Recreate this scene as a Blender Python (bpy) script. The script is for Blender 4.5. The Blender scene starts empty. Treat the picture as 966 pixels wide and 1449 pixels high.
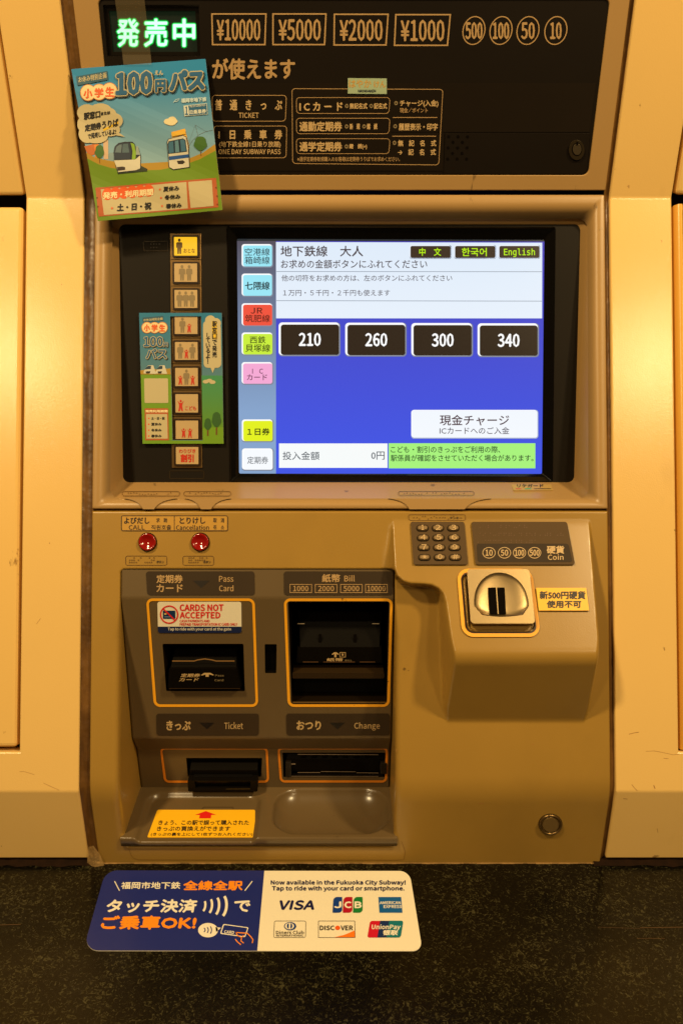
import bpy, bmesh, math, random, os
import numpy as np
from mathutils import Vector, geometry
random.seed(7)
SC = bpy.context.scene
COL = SC.collection
R = math.radians

# ------------------------------------------------------------------ camera
FPX, CU, CV = 1220.0, 483.0, 724.5            # focal length and centre in photograph pixels
PITCH, CAMZ = R(16.65), 0.5654                # metres above the counter
CAM = Vector((0, 0, CAMZ))
FWD = Vector((0, math.cos(PITCH), -math.sin(PITCH)))
UPV = Vector((0, math.sin(PITCH), math.cos(PITCH)))
cd = bpy.data.cameras.new('camera')
cd.sensor_fit = 'VERTICAL'; cd.sensor_height = 24; cd.lens = 24 * FPX / 1449
cd.clip_start = 0.01; cd.clip_end = 100
cam = bpy.data.objects.new('camera', cd); COL.objects.link(cam)
cam.location = CAM; cam.rotation_euler = (R(90) - PITCH, 0, 0)
SC.camera = cam

# ------------------------------------------------------------------ light
W = bpy.data.worlds.new('World'); SC.world = W; W.use_nodes = True
bg = W.node_tree.nodes['Background']
bg.inputs[0].default_value = (1.0, 0.62, 0.27, 1); bg.inputs[1].default_value = 0.062
LIGHTCOL = (1.0, 0.735, 0.37)
def lamp(name, loc, target, size, power, col=LIGHTCOL):
    l = bpy.data.lights.new(name, 'AREA'); l.shape = 'DISK'; l.size = size; l.energy = power; l.color = col
    o = bpy.data.objects.new(name, l); COL.objects.link(o); o.location = loc
    o.rotation_euler = (Vector(target) - Vector(loc)).to_track_quat('-Z', 'Y').to_euler()
    return o
lamp('ceiling_lamp', (-.76, -.05, 1.78), (0, .75, .3), .16, 24)      # pair almost overhead
lamp('ceiling_lamp', (1.02, -.05, 1.78), (0, .75, .3), .16, 24)
lamp('ceiling_lamp', (-1.22, -1.18, 1.66), (0, .75, .3), .24, 10)    # pair further back in the hall
lamp('ceiling_lamp', (1.14, -1.18, 1.64), (0, .75, .3), .24, 10)
vs = SC.view_settings
vs.view_transform = 'Standard'; vs.look = 'None'; vs.exposure = 0; vs.gamma = 1

# ------------------------------------------------------------------ planes
def ray(u, v): return FWD + Vector(((u - CU) / FPX, 0, 0)) - UPV * ((v - CV) / FPX)
class Plane:
    def __init__(self, o, ey, ex=(1, 0, 0)):
        self.o = Vector(o); self.ex = Vector(ex).normalized(); self.ey = Vector(ey).normalized()
        self.n = self.ex.cross(self.ey).normalized()
    def P(self, u, v, h=0.0):
        d = ray(u, v); k = (self.o - CAM).dot(self.n) / d.dot(self.n)
        return CAM + d * k + self.n * h
    def L(self, u, v):
        p = self.P(u, v) - self.o
        return (p.dot(self.ex), p.dot(self.ey))
    def W(self, s, t, h=0.0): return self.o + self.ex * s + self.ey * t + self.n * h
    def off(self, d): return Plane(self.o + self.n * d, self.ey, self.ex)
def yz(y, zr): return Vector((0, y, zr + CAMZ))
A0, A1, A5, A7 = yz(.8437, .2112), yz(.8712, .0513), yz(.6935, -.4786), yz(.7024, -.5654)
PT = Plane(A1, A0 - A1)                       # header, overhanging
PM = Plane(A1, A1 - A5)                       # main face, leaning back
PB = Plane(A5, A5 - A7)                       # foot, tucked back
S0 = PM.P(483, 317, -.007); S1 = PM.P(483, 683, -.034)
PS = Plane(S0, S0 - S1)                       # screen surround
PD = PS.off(-.007)                            # lit display
p735 = PM.P(483, 735)
PC = Plane(p735, Vector((0, math.sin(R(39.5)), math.cos(R(39.5)))))   # top of coin unit
GI = PM.off(-.0008)
i1, i2 = GI.P(483, 846), yz(.7521, -.4585)
i3, i4 = yz(.7649, -.4785), yz(.7721, -.5278)
PI = Plane(i2, i1 - i2); PL = Plane(i4, i3 - i4)
f1 = yz(.6985, -.5322)
PTR = Plane(f1, i4 - f1)                      # tray
PK = Plane((0, 0, 0), (0, 1, 0))              # counter
yt = PT.P(483, 91, .0012).y
PP = Plane((0, yt - .0005, PT.P(483, 91).z), (0, .02, 1))  # poster sheet hanging

# ------------------------------------------------------------------ materials
def lin(c):
    if isinstance(c, str):
        c = [int(c[i:i + 2], 16) / 255 for i in (1, 3, 5)]
        c = [x / 12.92 if x <= .04045 else ((x + .055) / 1.055) ** 2.4 for x in c]
    return (*c[:3], 1)
def M(name, c, rough=.5, metal=0, bump=None, vary=None, coat=0, alpha=1, emit=0, spec=.5, dirt=None, dcol=(.03, .015, .006), raw=False):
    m = bpy.data.materials.new(name); m.use_nodes = True
    nt = m.node_tree; b = nt.nodes['Principled BSDF']; c = lin(c)
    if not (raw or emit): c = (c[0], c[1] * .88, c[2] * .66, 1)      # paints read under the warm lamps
    b.inputs['Base Color'].default_value = c; b.inputs['Roughness'].default_value = rough
    b.inputs['Metallic'].default_value = metal; b.inputs['Coat Weight'].default_value = coat
    b.inputs['Coat Roughness'].default_value = .12
    b.inputs['Specular IOR Level'].default_value = spec; b.inputs['Alpha'].default_value = alpha
    tc = nt.nodes.new('ShaderNodeTexCoord')
    def noise(scale, detail=3, stretch=None, rgh=.5):
        n = nt.nodes.new('ShaderNodeTexNoise'); n.inputs['Scale'].default_value = scale
        n.inputs['Detail'].default_value = detail; n.inputs['Roughness'].default_value = rgh
        mp = nt.nodes.new('ShaderNodeMapping'); nt.links.new(tc.outputs['Object'], mp.inputs[0])
        mp.inputs['Scale'].default_value = stretch or (1, 1, 1)
        nt.links.new(mp.outputs[0], n.inputs['Vector']); return n
    col = None
    if vary:
        n = noise(vary[0], 4)
        mx = nt.nodes.new('ShaderNodeMix'); mx.data_type = 'RGBA'
        mx.inputs[6].default_value = tuple(x * (1 - vary[1]) for x in c[:3]) + (1,)
        mx.inputs[7].default_value = tuple(min(1, x * (1 + vary[1])) for x in c[:3]) + (1,)
        nt.links.new(n.outputs['Fac'], mx.inputs[0]); col = mx.outputs[2]
    for (scale, lo, hi, amt, st) in (dirt or []):
        n = noise(scale, 5, st, .6)
        mr = nt.nodes.new('ShaderNodeMapRange'); mr.inputs[1].default_value = lo; mr.inputs[2].default_value = hi
        mr.inputs[4].default_value = amt
        nt.links.new(n.outputs['Fac'], mr.inputs[0])
        mx = nt.nodes.new('ShaderNodeMix'); mx.data_type = 'RGBA'
        nt.links.new(mr.outputs[0], mx.inputs[0])
        if col: nt.links.new(col, mx.inputs[6])
        else: mx.inputs[6].default_value = c
        mx.inputs[7].default_value = (*dcol, 1); col = mx.outputs[2]
    if col: nt.links.new(col, b.inputs['Base Color'])
    if bump:
        n = noise(bump[0], 2)
        bp = nt.nodes.new('ShaderNodeBump'); bp.inputs['Strength'].default_value = bump[1]
        bp.inputs['Distance'].default_value = bump[2] if len(bump) > 2 else .0005
        nt.links.new(n.outputs['Fac'], bp.inputs['Height']); nt.links.new(bp.outputs[0], b.inputs['Normal'])
    if emit:
        b.inputs['Base Color'].default_value = (.01, .01, .01, 1)
        b.inputs['Emission Color'].default_value = c; b.inputs['Emission Strength'].default_value = emit
    return m
SPECK = [(60, .735, .75, .7, (1, 1, 1)), (34, .70, .73, .55, (1.2, 1.2, .12))]
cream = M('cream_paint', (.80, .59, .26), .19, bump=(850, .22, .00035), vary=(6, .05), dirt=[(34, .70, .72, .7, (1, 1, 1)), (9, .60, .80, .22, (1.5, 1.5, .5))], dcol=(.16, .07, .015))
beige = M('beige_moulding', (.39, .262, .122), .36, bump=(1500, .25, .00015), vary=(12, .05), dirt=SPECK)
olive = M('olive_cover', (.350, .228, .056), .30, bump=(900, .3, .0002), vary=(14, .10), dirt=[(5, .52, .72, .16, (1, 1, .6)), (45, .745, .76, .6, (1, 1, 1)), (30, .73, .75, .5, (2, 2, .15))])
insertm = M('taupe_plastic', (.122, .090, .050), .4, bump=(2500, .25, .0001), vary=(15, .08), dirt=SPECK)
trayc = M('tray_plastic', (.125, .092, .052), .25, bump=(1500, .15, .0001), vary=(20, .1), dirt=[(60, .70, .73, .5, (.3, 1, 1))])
plate = M('dark_plate', (.040, .028, .018), .6, spec=.2, vary=(30, .1))
padm = M('keypad_plate', (.085, .055, .025), .6, spec=.2)
headm = M('header_panel', (.0085, .0062, .0048), .38, spec=.25, vary=(8, .3), bump=(300, .1, .0001))
headm2 = M('header_sheet', (.0115, .0085, .0065), .32, spec=.3, vary=(9, .3))
blackm = M('screen_surround', (.0085, .0065, .0045), .55, spec=.15, bump=(1800, .2, .0001), vary=(10, .25))
gloss = M('black_gloss', (.003, .003, .003), .1, spec=.35)
blackp = M('black_plastic', (.0035, .0028, .002), .42, spec=.1)
blackd = M('dark_cavity', (.003, .002, .0015), .8, spec=.05)
hoodm = M('brown_black_hood', (.008, .005, .002), .5, spec=.1)
yellow = M('yellow_line', (.93, .47, .022), .45, dirt=[(110, .66, .70, .8, (1, 1, 1))])
orange = M('orange_line', (.82, .30, .02), .45, dirt=[(110, .66, .70, .7, (1, 1, 1))])
ylab = M('yellow_label', (.92, .56, .015), .4, vary=(30, .04))
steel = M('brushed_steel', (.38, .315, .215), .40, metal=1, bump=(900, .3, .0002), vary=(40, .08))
brass = M('button_strip_metal', (.22, .15, .075), .35, metal=.8)
keym = M('key_metal', (.24, .18, .11), .4, metal=.5)
red = M('red_button', (.27, .005, .004), .14, coat=1)
tan = M('tan_print', (.44, .31, .17), .5)
tan2 = M('tan_print_bright', (.55, .42, .25), .5)
blk = M('black_print', (.02, .012, .01), .5)
linec = M('engraved_line', (.11, .052, .012), .5)
caulk = M('dirty_caulk', (.15, .078, .022), .35, bump=(70, .8, .0015), vary=(25, .4), dirt=[(40, .45, .62, .8, (1, 1, .12)), (90, .58, .7, .5, (1, 1, .3))], dcol=(.05, .02, .004))
clearp = M('torn_clear_film', (.7, .5, .25), .15, alpha=.45, bump=(90, 1, .002))
tapem = M('clear_tape', (.35, .30, .2), .3, alpha=.17)
white = M('white_print', (.84, .78, .64), .4, raw=True)
paperw = M('paper_white', (.84, .76, .58), .45, raw=True)
navy = M('navy_print', (.012, .022, .17), .35, raw=True)
orangep = M('orange_print', (.93, .32, .02), .4)
redp = M('red_print', (.72, .015, .012), .45)
capw = M('button_cap', (.50, .40, .26), .35, vary=(50, .07))
grayp = M('gray_print', (.24, .20, .13), .5)
greenlab = M('green_label', (.36, .46, .30), .4, raw=True)
granite = M('black_granite', (.008, .006, .003), .24, spec=.3)
# granite speckle
nt = granite.node_tree; b = nt.nodes['Principled BSDF']; tc = nt.nodes.new('ShaderNodeTexCoord')
n1 = nt.nodes.new('ShaderNodeTexNoise'); n1.inputs['Scale'].default_value = 270; n1.inputs['Detail'].default_value = 4; n1.inputs['Roughness'].default_value = .55; n1.inputs['Distortion'].default_value = 1.6
n2 = nt.nodes.new('ShaderNodeTexNoise'); n2.inputs['Scale'].default_value = 22; n2.inputs['Detail'].default_value = 3
for n in (n1, n2): nt.links.new(tc.outputs['Object'], n.inputs['Vector'])
ad = nt.nodes.new('ShaderNodeMath'); ad.operation = 'MULTIPLY_ADD'; ad.inputs[1].default_value = .22
nt.links.new(n2.outputs['Fac'], ad.inputs[0]); nt.links.new(n1.outputs['Fac'], ad.inputs[2])
cr = nt.nodes.new('ShaderNodeValToRGB'); e = cr.color_ramp.elements
e[0].position = .60; e[0].color = (.0022, .0019, .0011, 1); e[1].position = .82; e[1].color = (.056, .050, .022, 1)
x = cr.color_ramp.elements.new(.68); x.color = (.010, .0085, .0035, 1)
nt.links.new(ad.outputs[0], cr.inputs[0]); nt.links.new(cr.outputs[0], b.inputs['Base Color'])

_cc = {}
def C(hexs, rough=.45):
    """flat printed ink"""
    if hexs not in _cc: _cc[hexs] = M('ink_' + hexs[1:], hexs, rough, raw=True)
    return _cc[hexs]
_ee = {}
def E(hexs, k=1.0):
    """lit pixels of a screen or lamp, or glow painted around them"""
    if (hexs, k) not in _ee: _ee[(hexs, k)] = M('lit_' + hexs[1:], hexs, .25, emit=k)
    return _ee[(hexs, k)]
def grad(name, c0, c1, z0, z1, emit, rough=.4):
    m = M(name, c0, rough, raw=True); nt = m.node_tree; b = nt.nodes['Principled BSDF']
    g = nt.nodes.new('ShaderNodeNewGeometry'); s = nt.nodes.new('ShaderNodeSeparateXYZ'); mr = nt.nodes.new('ShaderNodeMapRange')
    nt.links.new(g.outputs['Position'], s.inputs[0]); nt.links.new(s.outputs[2], mr.inputs[0])
    mr.inputs[1].default_value = z0; mr.inputs[2].default_value = z1
    mx = nt.nodes.new('ShaderNodeMix'); mx.data_type = 'RGBA'; mx.inputs[6].default_value = lin(c0); mx.inputs[7].default_value = lin(c1)
    nt.links.new(mr.outputs[0], mx.inputs[0])
    if emit:
        nt.links.new(mx.outputs[2], b.inputs['Emission Color']); b.inputs['Emission Strength'].default_value = emit
        b.inputs['Base Color'].default_value = (.01, .01, .01, 1)
    else: nt.links.new(mx.outputs[2], b.inputs['Base Color'])
    return m

# ------------------------------------------------------------------ mesh builder
def area2(p): return sum(p[i][0] * p[(i + 1) % len(p)][1] - p[(i + 1) % len(p)][0] * p[i][1] for i in range(len(p)))
def rrq(q, r, n=5):
    """rounded quadrilateral, q = four corners in order"""
    out = []
    k = len(q); rs = r if isinstance(r, (list, tuple)) else [r] * k
    for i in range(k):
        p = Vector(q[i]); a = Vector(q[i - 1]) - p; c = Vector(q[(i + 1) % k]) - p; rr_ = min(rs[i], a.length * .499, c.length * .499)
        if rr_ < .01: out.append((p.x, p.y)); continue
        s = p + a.normalized() * rr_; e2 = p + c.normalized() * rr_
        for j in range(n + 1):
            t = j / n; w = .7071; B0, B1, B2 = (1 - t) ** 2, 2 * t * (1 - t) * w, t * t
            v = (s * B0 + p * B1 + e2 * B2) / (B0 + B1 + B2); out.append((v.x, v.y))
    return out
def rr(u0, v0, u1, v1, r=0, n=5): return rrq([(u0, v0), (u1, v0), (u1, v1), (u0, v1)], r, n)
def ell(cx, cy, rx, ry=None, n=24, a0=0, a1=360):
    ry = rx if ry is None else ry
    full = abs(a1 - a0) >= 360
    return [(cx + rx * math.cos(R(a0 + (a1 - a0) * i / (n if full else n - 1))), cy + ry * math.sin(R(a0 + (a1 - a0) * i / (n if full else n - 1)))) for i in range(n)]
def inset(q, d):
    c = [sum(p[0] for p in q) / len(q), sum(p[1] for p in q) / len(q)]
    return [(p[0] - math.copysign(d, p[0] - c[0]), p[1] - math.copysign(d, p[1] - c[1])) for p in q]

FONT = MONO = None
try:
    MONO = bpy.data.fonts.load(os.path.join(bpy.utils.system_resource('DATAFILES'), 'fonts', 'DejaVuSansMono.woff2'))
    FONT = bpy.data.fonts.load(os.path.join(bpy.utils.system_resource('DATAFILES'), 'fonts', 'Noto Sans CJK Regular.woff2'))
except Exception:
    FONT = None
_tc = bpy.data.curves.new('glyphs', 'FONT'); _tc.resolution_u = 2
BASEFONT = _tc.font
_to = bpy.data.objects.new('glyphs', _tc); COL.objects.link(_to)
_gl = {}
def glyph(s):
    if s not in _gl:
        _tc.font = FONT if FONT and all(ord(c) < 256 for c in s) else BASEFONT
        if s == 'English' and MONO: _tc.font = MONO
        _tc.body = s; bpy.context.view_layer.update()
        ev = _to.evaluated_get(bpy.context.evaluated_depsgraph_get()); me = ev.to_mesh()
        v = [(x.co.x, x.co.y) for x in me.vertices]; f = [tuple(p.vertices) for p in me.polygons]; ev.to_mesh_clear()
        if not v: v = [(0, 0), (1, 1)]
        x0 = min(a for a, _ in v); x1 = max(a for a, _ in v); y0 = min(b for _, b in v); y1 = max(b for _, b in v)
        _gl[s] = ([((a - x0) / max(1e-6, x1 - x0), (b - y0) / max(1e-6, y1 - y0)) for a, b in v], f)
    return _gl[s]

class MB:
    def __init__(self): self.v = []; self.f = []; self.mi = []; self.mats = []; self.sm = []
    def m(self, mat):
        if mat not in self.mats: self.mats.append(mat)
        return self.mats.index(mat)
    def add(self, vs, fs, mat, smooth=False):
        b0 = len(self.v); self.v += [Vector(x) for x in vs]; k = self.m(mat)
        for f in fs: self.f.append(tuple(i + b0 for i in f)); self.mi.append(k); self.sm.append(smooth)
        return self
    def poly(self, pl, pts, mat, h1=.0, h0=None, holes=(), side=None, loc=False, smooth=False):
        """flat or extruded outline with holes; pts are photograph pixels cast onto the plane (or local metres)"""
        loops = []
        for k, lp in enumerate([pts, *holes]):
            l2 = [tuple(p) for p in lp] if loc else [pl.L(*p) for p in lp]
            if (area2(l2) > 0) != (k == 0): l2 = l2[::-1]
            loops.append(l2)
        flat = [p for l in loops for p in l]; top = [pl.W(s, t, h1) for s, t in flat]
        if len(loops) == 1 and len(flat) < 5: fs = [tuple(range(len(flat)))]
        else:
            fs = []
            for t in geometry.tessellate_polygon([[Vector((s, t, 0)) for s, t in l] for l in loops]):
                a = area2([flat[i] for i in t])
                if abs(a) > 1e-14: fs.append(tuple(t) if a > 0 else tuple(t[::-1]))
        if h0 is None: return self.add(top, fs, mat)
        self.add(top, fs, mat); b0 = len(self.v) - len(top); n = len(top)
        self.v += [pl.W(s, t, h0) for s, t in flat]; k = self.m(side or mat); o = 0
        for l in loops:
            for i in range(len(l)):
                j = (i + 1) % len(l)
                self.f.append((b0 + o + i, b0 + n + o + i, b0 + n + o + j, b0 + o + j)); self.mi.append(k); self.sm.append(smooth)
            o += len(l)
        return self
    def ring(self, pl, q, r, w, mat, h1=.0002, h0=None, n=5):
        """outline of a rounded quadrilateral, line width w pixels"""
        return self.poly(pl, rrq(q, r, n), mat, h1, h0, holes=[rrq(inset(q, w), max(.1, r - w), n)])
    def seg(self, pl, a, b, w, mat, h=.0002):
        d = (Vector(b) - Vector(a)).normalized() * w / 2; p = Vector((-d.y, d.x))
        return self.poly(pl, [tuple(Vector(a) + p), tuple(Vector(b) + p), tuple(Vector(b) - p), tuple(Vector(a) - p)], mat, h)
    def path(self, pl, pts, w, mat, h=.0002):
        """stroked curve as one strip"""
        L, Rr = [], []
        for i, p in enumerate(pts):
            a = Vector(pts[max(0, i - 1)]); c = Vector(pts[min(len(pts) - 1, i + 1)]); d = (c - a).normalized() * w / 2
            L.append((p[0] - d.y, p[1] + d.x)); Rr.append((p[0] + d.y, p[1] - d.x))
        n = len(pts); vs = [pl.P(*q, h) for q in L + Rr]
        return self.add(vs, [(i, i + 1, n + i + 1, n + i) for i in range(n - 1)], mat)
    def text(self, pl, s, u0, v0, u1, v1, mat, h=.0003, b=0.25, sl=0, sk=0):
        g, f = glyph(s)
        if all(ord(c) < 256 for c in s): b *= .8
        for k, (du, dv) in enumerate([(0, 0), (b, 0), (-b, 0), (0, b), (0, -b)] if b else [(0, 0)]):
            vs = []
            for a, c in g:
                u = u0 + b * .5 + a * (u1 - u0 - b); v = v1 - c * (v1 - v0)
                vs.append(pl.P(u + du + sk * c, v + dv + sl * (u - u0), h + k * 6e-6))
            self.add(vs, f, mat)
        return self
    def vtext(self, pl, s, u0, v0, u1, v1, mat, h=.0003, b=.25):
        n = len(s); st = (v1 - v0) / n
        for i, ch in enumerate(s):
            if ch == '！': self.text(pl, '!', (u0 + u1) / 2 - 1, v0 + i * st, (u0 + u1) / 2 + .6, v0 + (i + .9) * st, mat, h, b)
            elif ch == 'し': self.text(pl, ch, u0 + .2 * (u1 - u0), v0 + i * st, u1 - .1 * (u1 - u0), v0 + (i + .9) * st, mat, h, b)
            else: self.text(pl, ch, u0, v0 + i * st, u1, v0 + (i + .88) * st, mat, h, b)
        return self
    def loft(self, loops, mat, cap=None, smooth=True, closed=True):
        n = len(loops[0]); b0 = len(self.v)
        for l in loops: self.v += [Vector(p) for p in l]
        k = self.m(mat)
        for a in range(len(loops) - 1):
            for i in range(n if closed else n - 1):
                j = (i + 1) % n
                self.f.append((b0 + a * n + i, b0 + (a + 1) * n + i, b0 + (a + 1) * n + j, b0 + a * n + j)); self.mi.append(k); self.sm.append(smooth)
        if cap: self.f.append(tuple(b0 + (len(loops) - 1) * n + i for i in range(n))); self.mi.append(self.m(cap)); self.sm.append(False)
        return self
    def build(self, name, parent=None, bevel=0, seg=2, recalc=False, ang=35, smooth=None, weld=False):
        me = bpy.data.meshes.new(name); base = Vector(parent_base(parent)) if parent else Vector((0, 0, 0))
        me.from_pydata([tuple(x - base) for x in self.v], [], self.f)
        for mt in self.mats: me.materials.append(mt)
        me.polygons.foreach_set('material_index', self.mi)
        me.polygons.foreach_set('use_smooth', [s if smooth is None else smooth for s in self.sm])
        if recalc or weld:
            bm = bmesh.new(); bm.from_mesh(me)
            if weld: bmesh.ops.remove_doubles(bm, verts=bm.verts, dist=1e-5)
            bmesh.ops.recalc_face_normals(bm, faces=bm.faces); bm.to_mesh(me); bm.free()
        me.update()
        o = bpy.data.objects.new(name, me); COL.objects.link(o)
        if parent: o.parent = parent
        if bevel:
            md = o.modifiers.new('bevel', 'BEVEL'); md.width = bevel; md.segments = seg; md.limit_method = 'ANGLE'; md.angle_limit = R(ang); md.harden_normals = False
        return o
def parent_base(p):
    while p.parent: p = p.parent
    return p.location
def empty(name, loc, label, cat, group=None):
    o = bpy.data.objects.new(name, None); COL.objects.link(o); o.location = loc; o.empty_display_size = .02
    o['label'] = label; o['category'] = cat
    if group: o['group'] = group
    return o
def tag(o, label, cat, group=None):
    o['label'] = label; o['category'] = cat
    if group: o['group'] = group
    return o

# ------------------------------------------------------------------ setting: counter and wall behind
mb = MB(); mb.add([(-1.4, -.5, 0), (1.4, -.5, 0), (1.4, 1.0, 0), (-1.4, 1.0, 0)], [(0, 1, 2, 3)], granite)
mb.add([(-1.4, -.5, 0), (1.4, -.5, 0), (1.4, -.5, -.04), (-1.4, -.5, -.04)], [(0, 3, 2, 1)], granite)
counter = mb.build('counter'); counter['kind'] = 'structure'
scr = M('fine_scratch', (.10, .055, .025), .4)
mb = MB()
for (u0, v0, u1, v1, w) in [(905, 1313, 966, 1312, .7), (900, 1328, 940, 1328, .4), (0, 1309, 30, 1308, .6), (845, 1312, 905, 1314, .3)]:
    mb.seg(PK, (u0, v0), (u1, v1), w, scr, .0001)
o = mb.build('scratch_marks', counter)
mb = MB(); dark = M('recess_black', (.012, .007, .003), .7, vary=(40, .5))
mb.add([(-1.4, .96, 0), (1.4, .96, 0), (1.4, .96, 1.3), (-1.4, .96, 1.3)], [(0, 1, 2, 3)], dark)
o = mb.build('back_wall'); o['kind'] = 'structure'

# ------------------------------------------------------------------ profile sheets (cream panels)
def prof_yz(points):          # list of (y,z)
    return points
zt = .95; top_pt = A1 + (A0 - A1) * ((zt - A1.z) / (A0.z - A1.z))
def foot(z): return A5 + (A7 - A5) * ((z - A5.z) / (A7.z - A5.z))
def panel(xs, pts, mask, thick, mat, name, parent, bevel=.0015, h=0.0, mats=None):
    """sheet folded along a profile with cells left out where mask is False; real thickness"""
    nx, npf = len(xs), len(pts); nrm = []
    for i in range(npf):
        a = pts[max(0, i - 1)]; c = pts[min(npf - 1, i + 1)]; d = (a - c).normalized(); nrm.append(Vector((0, -d.z, d.y)))
    mb = MB(); idx = {}
    def vid(i, j, k):
        if (i, j, k) not in idx:
            idx[(i, j, k)] = len(mb.v); p = pts[j] + nrm[j] * (h if k == 0 else h - thick); mb.v.append(Vector((xs[i], p.y, p.z)))
        return idx[(i, j, k)]
    km = mb.m(mat)
    def face(t): mb.f.append(t); mb.mi.append(km); mb.sm.append(False)
    on = lambda i, j: 0 <= i < nx - 1 and 0 <= j < npf - 1 and mask(i, j)
    for i in range(nx - 1):
        for j in range(npf - 1):
            if not on(i, j): continue
            face((vid(i, j + 1, 0), vid(i + 1, j + 1, 0), vid(i + 1, j, 0), vid(i, j, 0)))
            face((vid(i, j, 1), vid(i + 1, j, 1), vid(i + 1, j + 1, 1), vid(i, j + 1, 1)))
            if not on(i - 1, j): face((vid(i, j, 0), vid(i, j, 1), vid(i, j + 1, 1), vid(i, j + 1, 0)))
            if not on(i + 1, j): face((vid(i + 1, j + 1, 0), vid(i + 1, j + 1, 1), vid(i + 1, j, 1), vid(i + 1, j, 0)))
            if not on(i, j - 1): face((vid(i + 1, j, 0), vid(i + 1, j, 1), vid(i, j, 1), vid(i, j, 0)))
            if not on(i, j + 1): face((vid(i, j + 1, 0), vid(i, j + 1, 1), vid(i + 1, j + 1, 1), vid(i + 1, j + 1, 0)))
    return mb.build(name, parent, bevel=bevel, seg=3, ang=8)
def pmv(v): return PM.P(483, v)
XL0, XL1 = -.2995, -.244
XR0, XR1 = .2547, .3135
wl = empty('wall_panel', (XL1, A7.y, 0), 'cream painted steel wall panel to the left of the ticket machine', 'wall panel', 'cream wall panels beside the ticket machine')
pts = [top_pt, A1, pmv(284), pmv(1064), A5, foot(.0065)]
panel([-.75, XL0, XL1], pts, lambda i, j: i == 1 or j >= 3, .022, cream, 'panel_sheet', wl)
wr = empty('wall_panel', (XR0, A7.y, 0), 'cream painted steel wall panel to the right of the ticket machine', 'wall panel', 'cream wall panels beside the ticket machine')
panel([XR0, XR1, .75], pts, lambda i, j: i == 0 or j >= 3, .022, cream, 'panel_sheet', wr)
# doors in the left panel
dpt = [top_pt, PT.P(483, 277)]
d1 = panel([-.75, XL0 - .002], dpt, lambda i, j: True, .02, cream, 'upper_door', None, bevel=.0035, h=-.001)
tag(d1, 'upper cream access door over the black gap, at the far left', 'door')
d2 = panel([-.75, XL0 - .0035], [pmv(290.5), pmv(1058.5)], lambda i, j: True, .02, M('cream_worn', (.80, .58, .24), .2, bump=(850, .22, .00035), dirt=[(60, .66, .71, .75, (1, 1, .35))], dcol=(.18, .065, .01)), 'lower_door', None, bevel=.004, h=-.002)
tag(d2, 'tall cream access door with scuffed lower corner, at the far left', 'door')
d3 = panel([XR1 + .0035, .75], [top_pt, PT.P(483, 276)], lambda i, j: True, .02, cream, 'upper_door', None, bevel=.004, h=-.001)
tag(d3, 'upper cream door above the gap at the upper right edge', 'door')
# right neighbour: framed bay
nb = empty('neighbouring_machine', (.36, .75, .1), 'edge of the next machine in its rounded yellowish frame, at the right', 'machine')
xa = XR1 + .0030
fr = M('frame_paint', (.74, .44, .09), .25, bump=(900, .2, .0002), vary=(10, .05))
mb = MB()
prof = [(0, -.012), (.0005, -.004), (.003, -.0005), (.0065, .0008), (.0085, -.002), (.0095, -.008)]
for x, h in prof: pass
loops = []
for v in (288.5, 1062):
    loops.append([PM.W(xa + x, PM.L(483, v)[1], h) for x, h in prof])
mb.loft(loops, fr, closed=False)
for k in (0, 1):
    mb.add(loops[k] + [PM.W(xa + .0095, PM.L(483, (288.5, 1062)[k])[1], -.014), PM.W(xa, PM.L(483, (288.5, 1062)[k])[1], -.014)], [tuple(range(len(prof) + 2))], fr)
tt = PM.L(483, 288.5)[1]; tb = PM.L(483, 1062)[1]
mb.poly(PM, [(xa + .008, tt), (.75, tt), (.75, tt - .006), (xa + .008, tt - .006)], fr, -.001, -.012, loc=True)
mb.poly(PM, [(xa + .008, tb), (.75, tb), (.75, tb + .006), (xa + .008, tb + .006)], fr, -.001, -.012, loc=True)
mb.build('frame', nb, bevel=.001)
mb = MB(); t1 = PM.L(483, 332)[1]
mb.poly(PM, [(xa + .0096, tt - .0065), (.74, tt - .0065), (.74, t1), (xa + .0096, t1)], gloss, -.004, -.012, loc=True); mb.build('display_window', nb, bevel=.0006)
mb = MB()
mb.poly(PM, [(xa + .0100, t1 - .0005), (.74, t1 - .0005), (.74, tb + .0065), (xa + .0100, tb + .0065)], M('neighbour_face', (.85, .66, .30), .08, coat=1), -.006, -.012, loc=True); mb.build('front_plate', nb, bevel=.0008)
mb = MB()
mb.poly(PM, [(xa + .0093, t1), (xa + .0101, t1), (xa + .0101, tb + .007), (xa + .0093, tb + .007)], M('rust_seam', (.10, .02, .004), .7, vary=(80, .6)), -.0055, -.012, loc=True); mb.build('seam', nb)
scuff = M('scuff_mark', (.38, .20, .07), .6)
def hair(par, pl, pts, w):
    mb = MB(); mb.path(pl, pts, w, scuff, .00012); mb.build('scuff_mark', par)
hair(wr, PM, [(913, 1063), (925, 1062.5), (938, 1065), (952, 1068), (960, 1067)], .5); hair(wr, PM, [(889, 1039), (896, 1037), (903, 1036)], .8)
hair(wr, PM, [(893, 1110), (897, 1115), (901, 1119)], .7); hair(wr, PM, [(924, 1111), (926, 1116)], 1.2); hair(wr, PM, [(938, 1073), (945, 1073.5)], .6)
hair(wr, PB, [(881, 1130), (887, 1130.5)], .8); hair(wr, PB, [(929, 1172), (930, 1178)], .5)
hair(wl, PM, [(28, 1092), (34, 1091.5), (49, 1096)], .45); hair(wl, PM, [(62, 1108), (75, 1114), (84, 1118)], .5); hair(wl, PM, [(52, 883), (58, 875)], .5); hair(wl, PM, [(70, 768), (71, 769)], 1.3)
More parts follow.
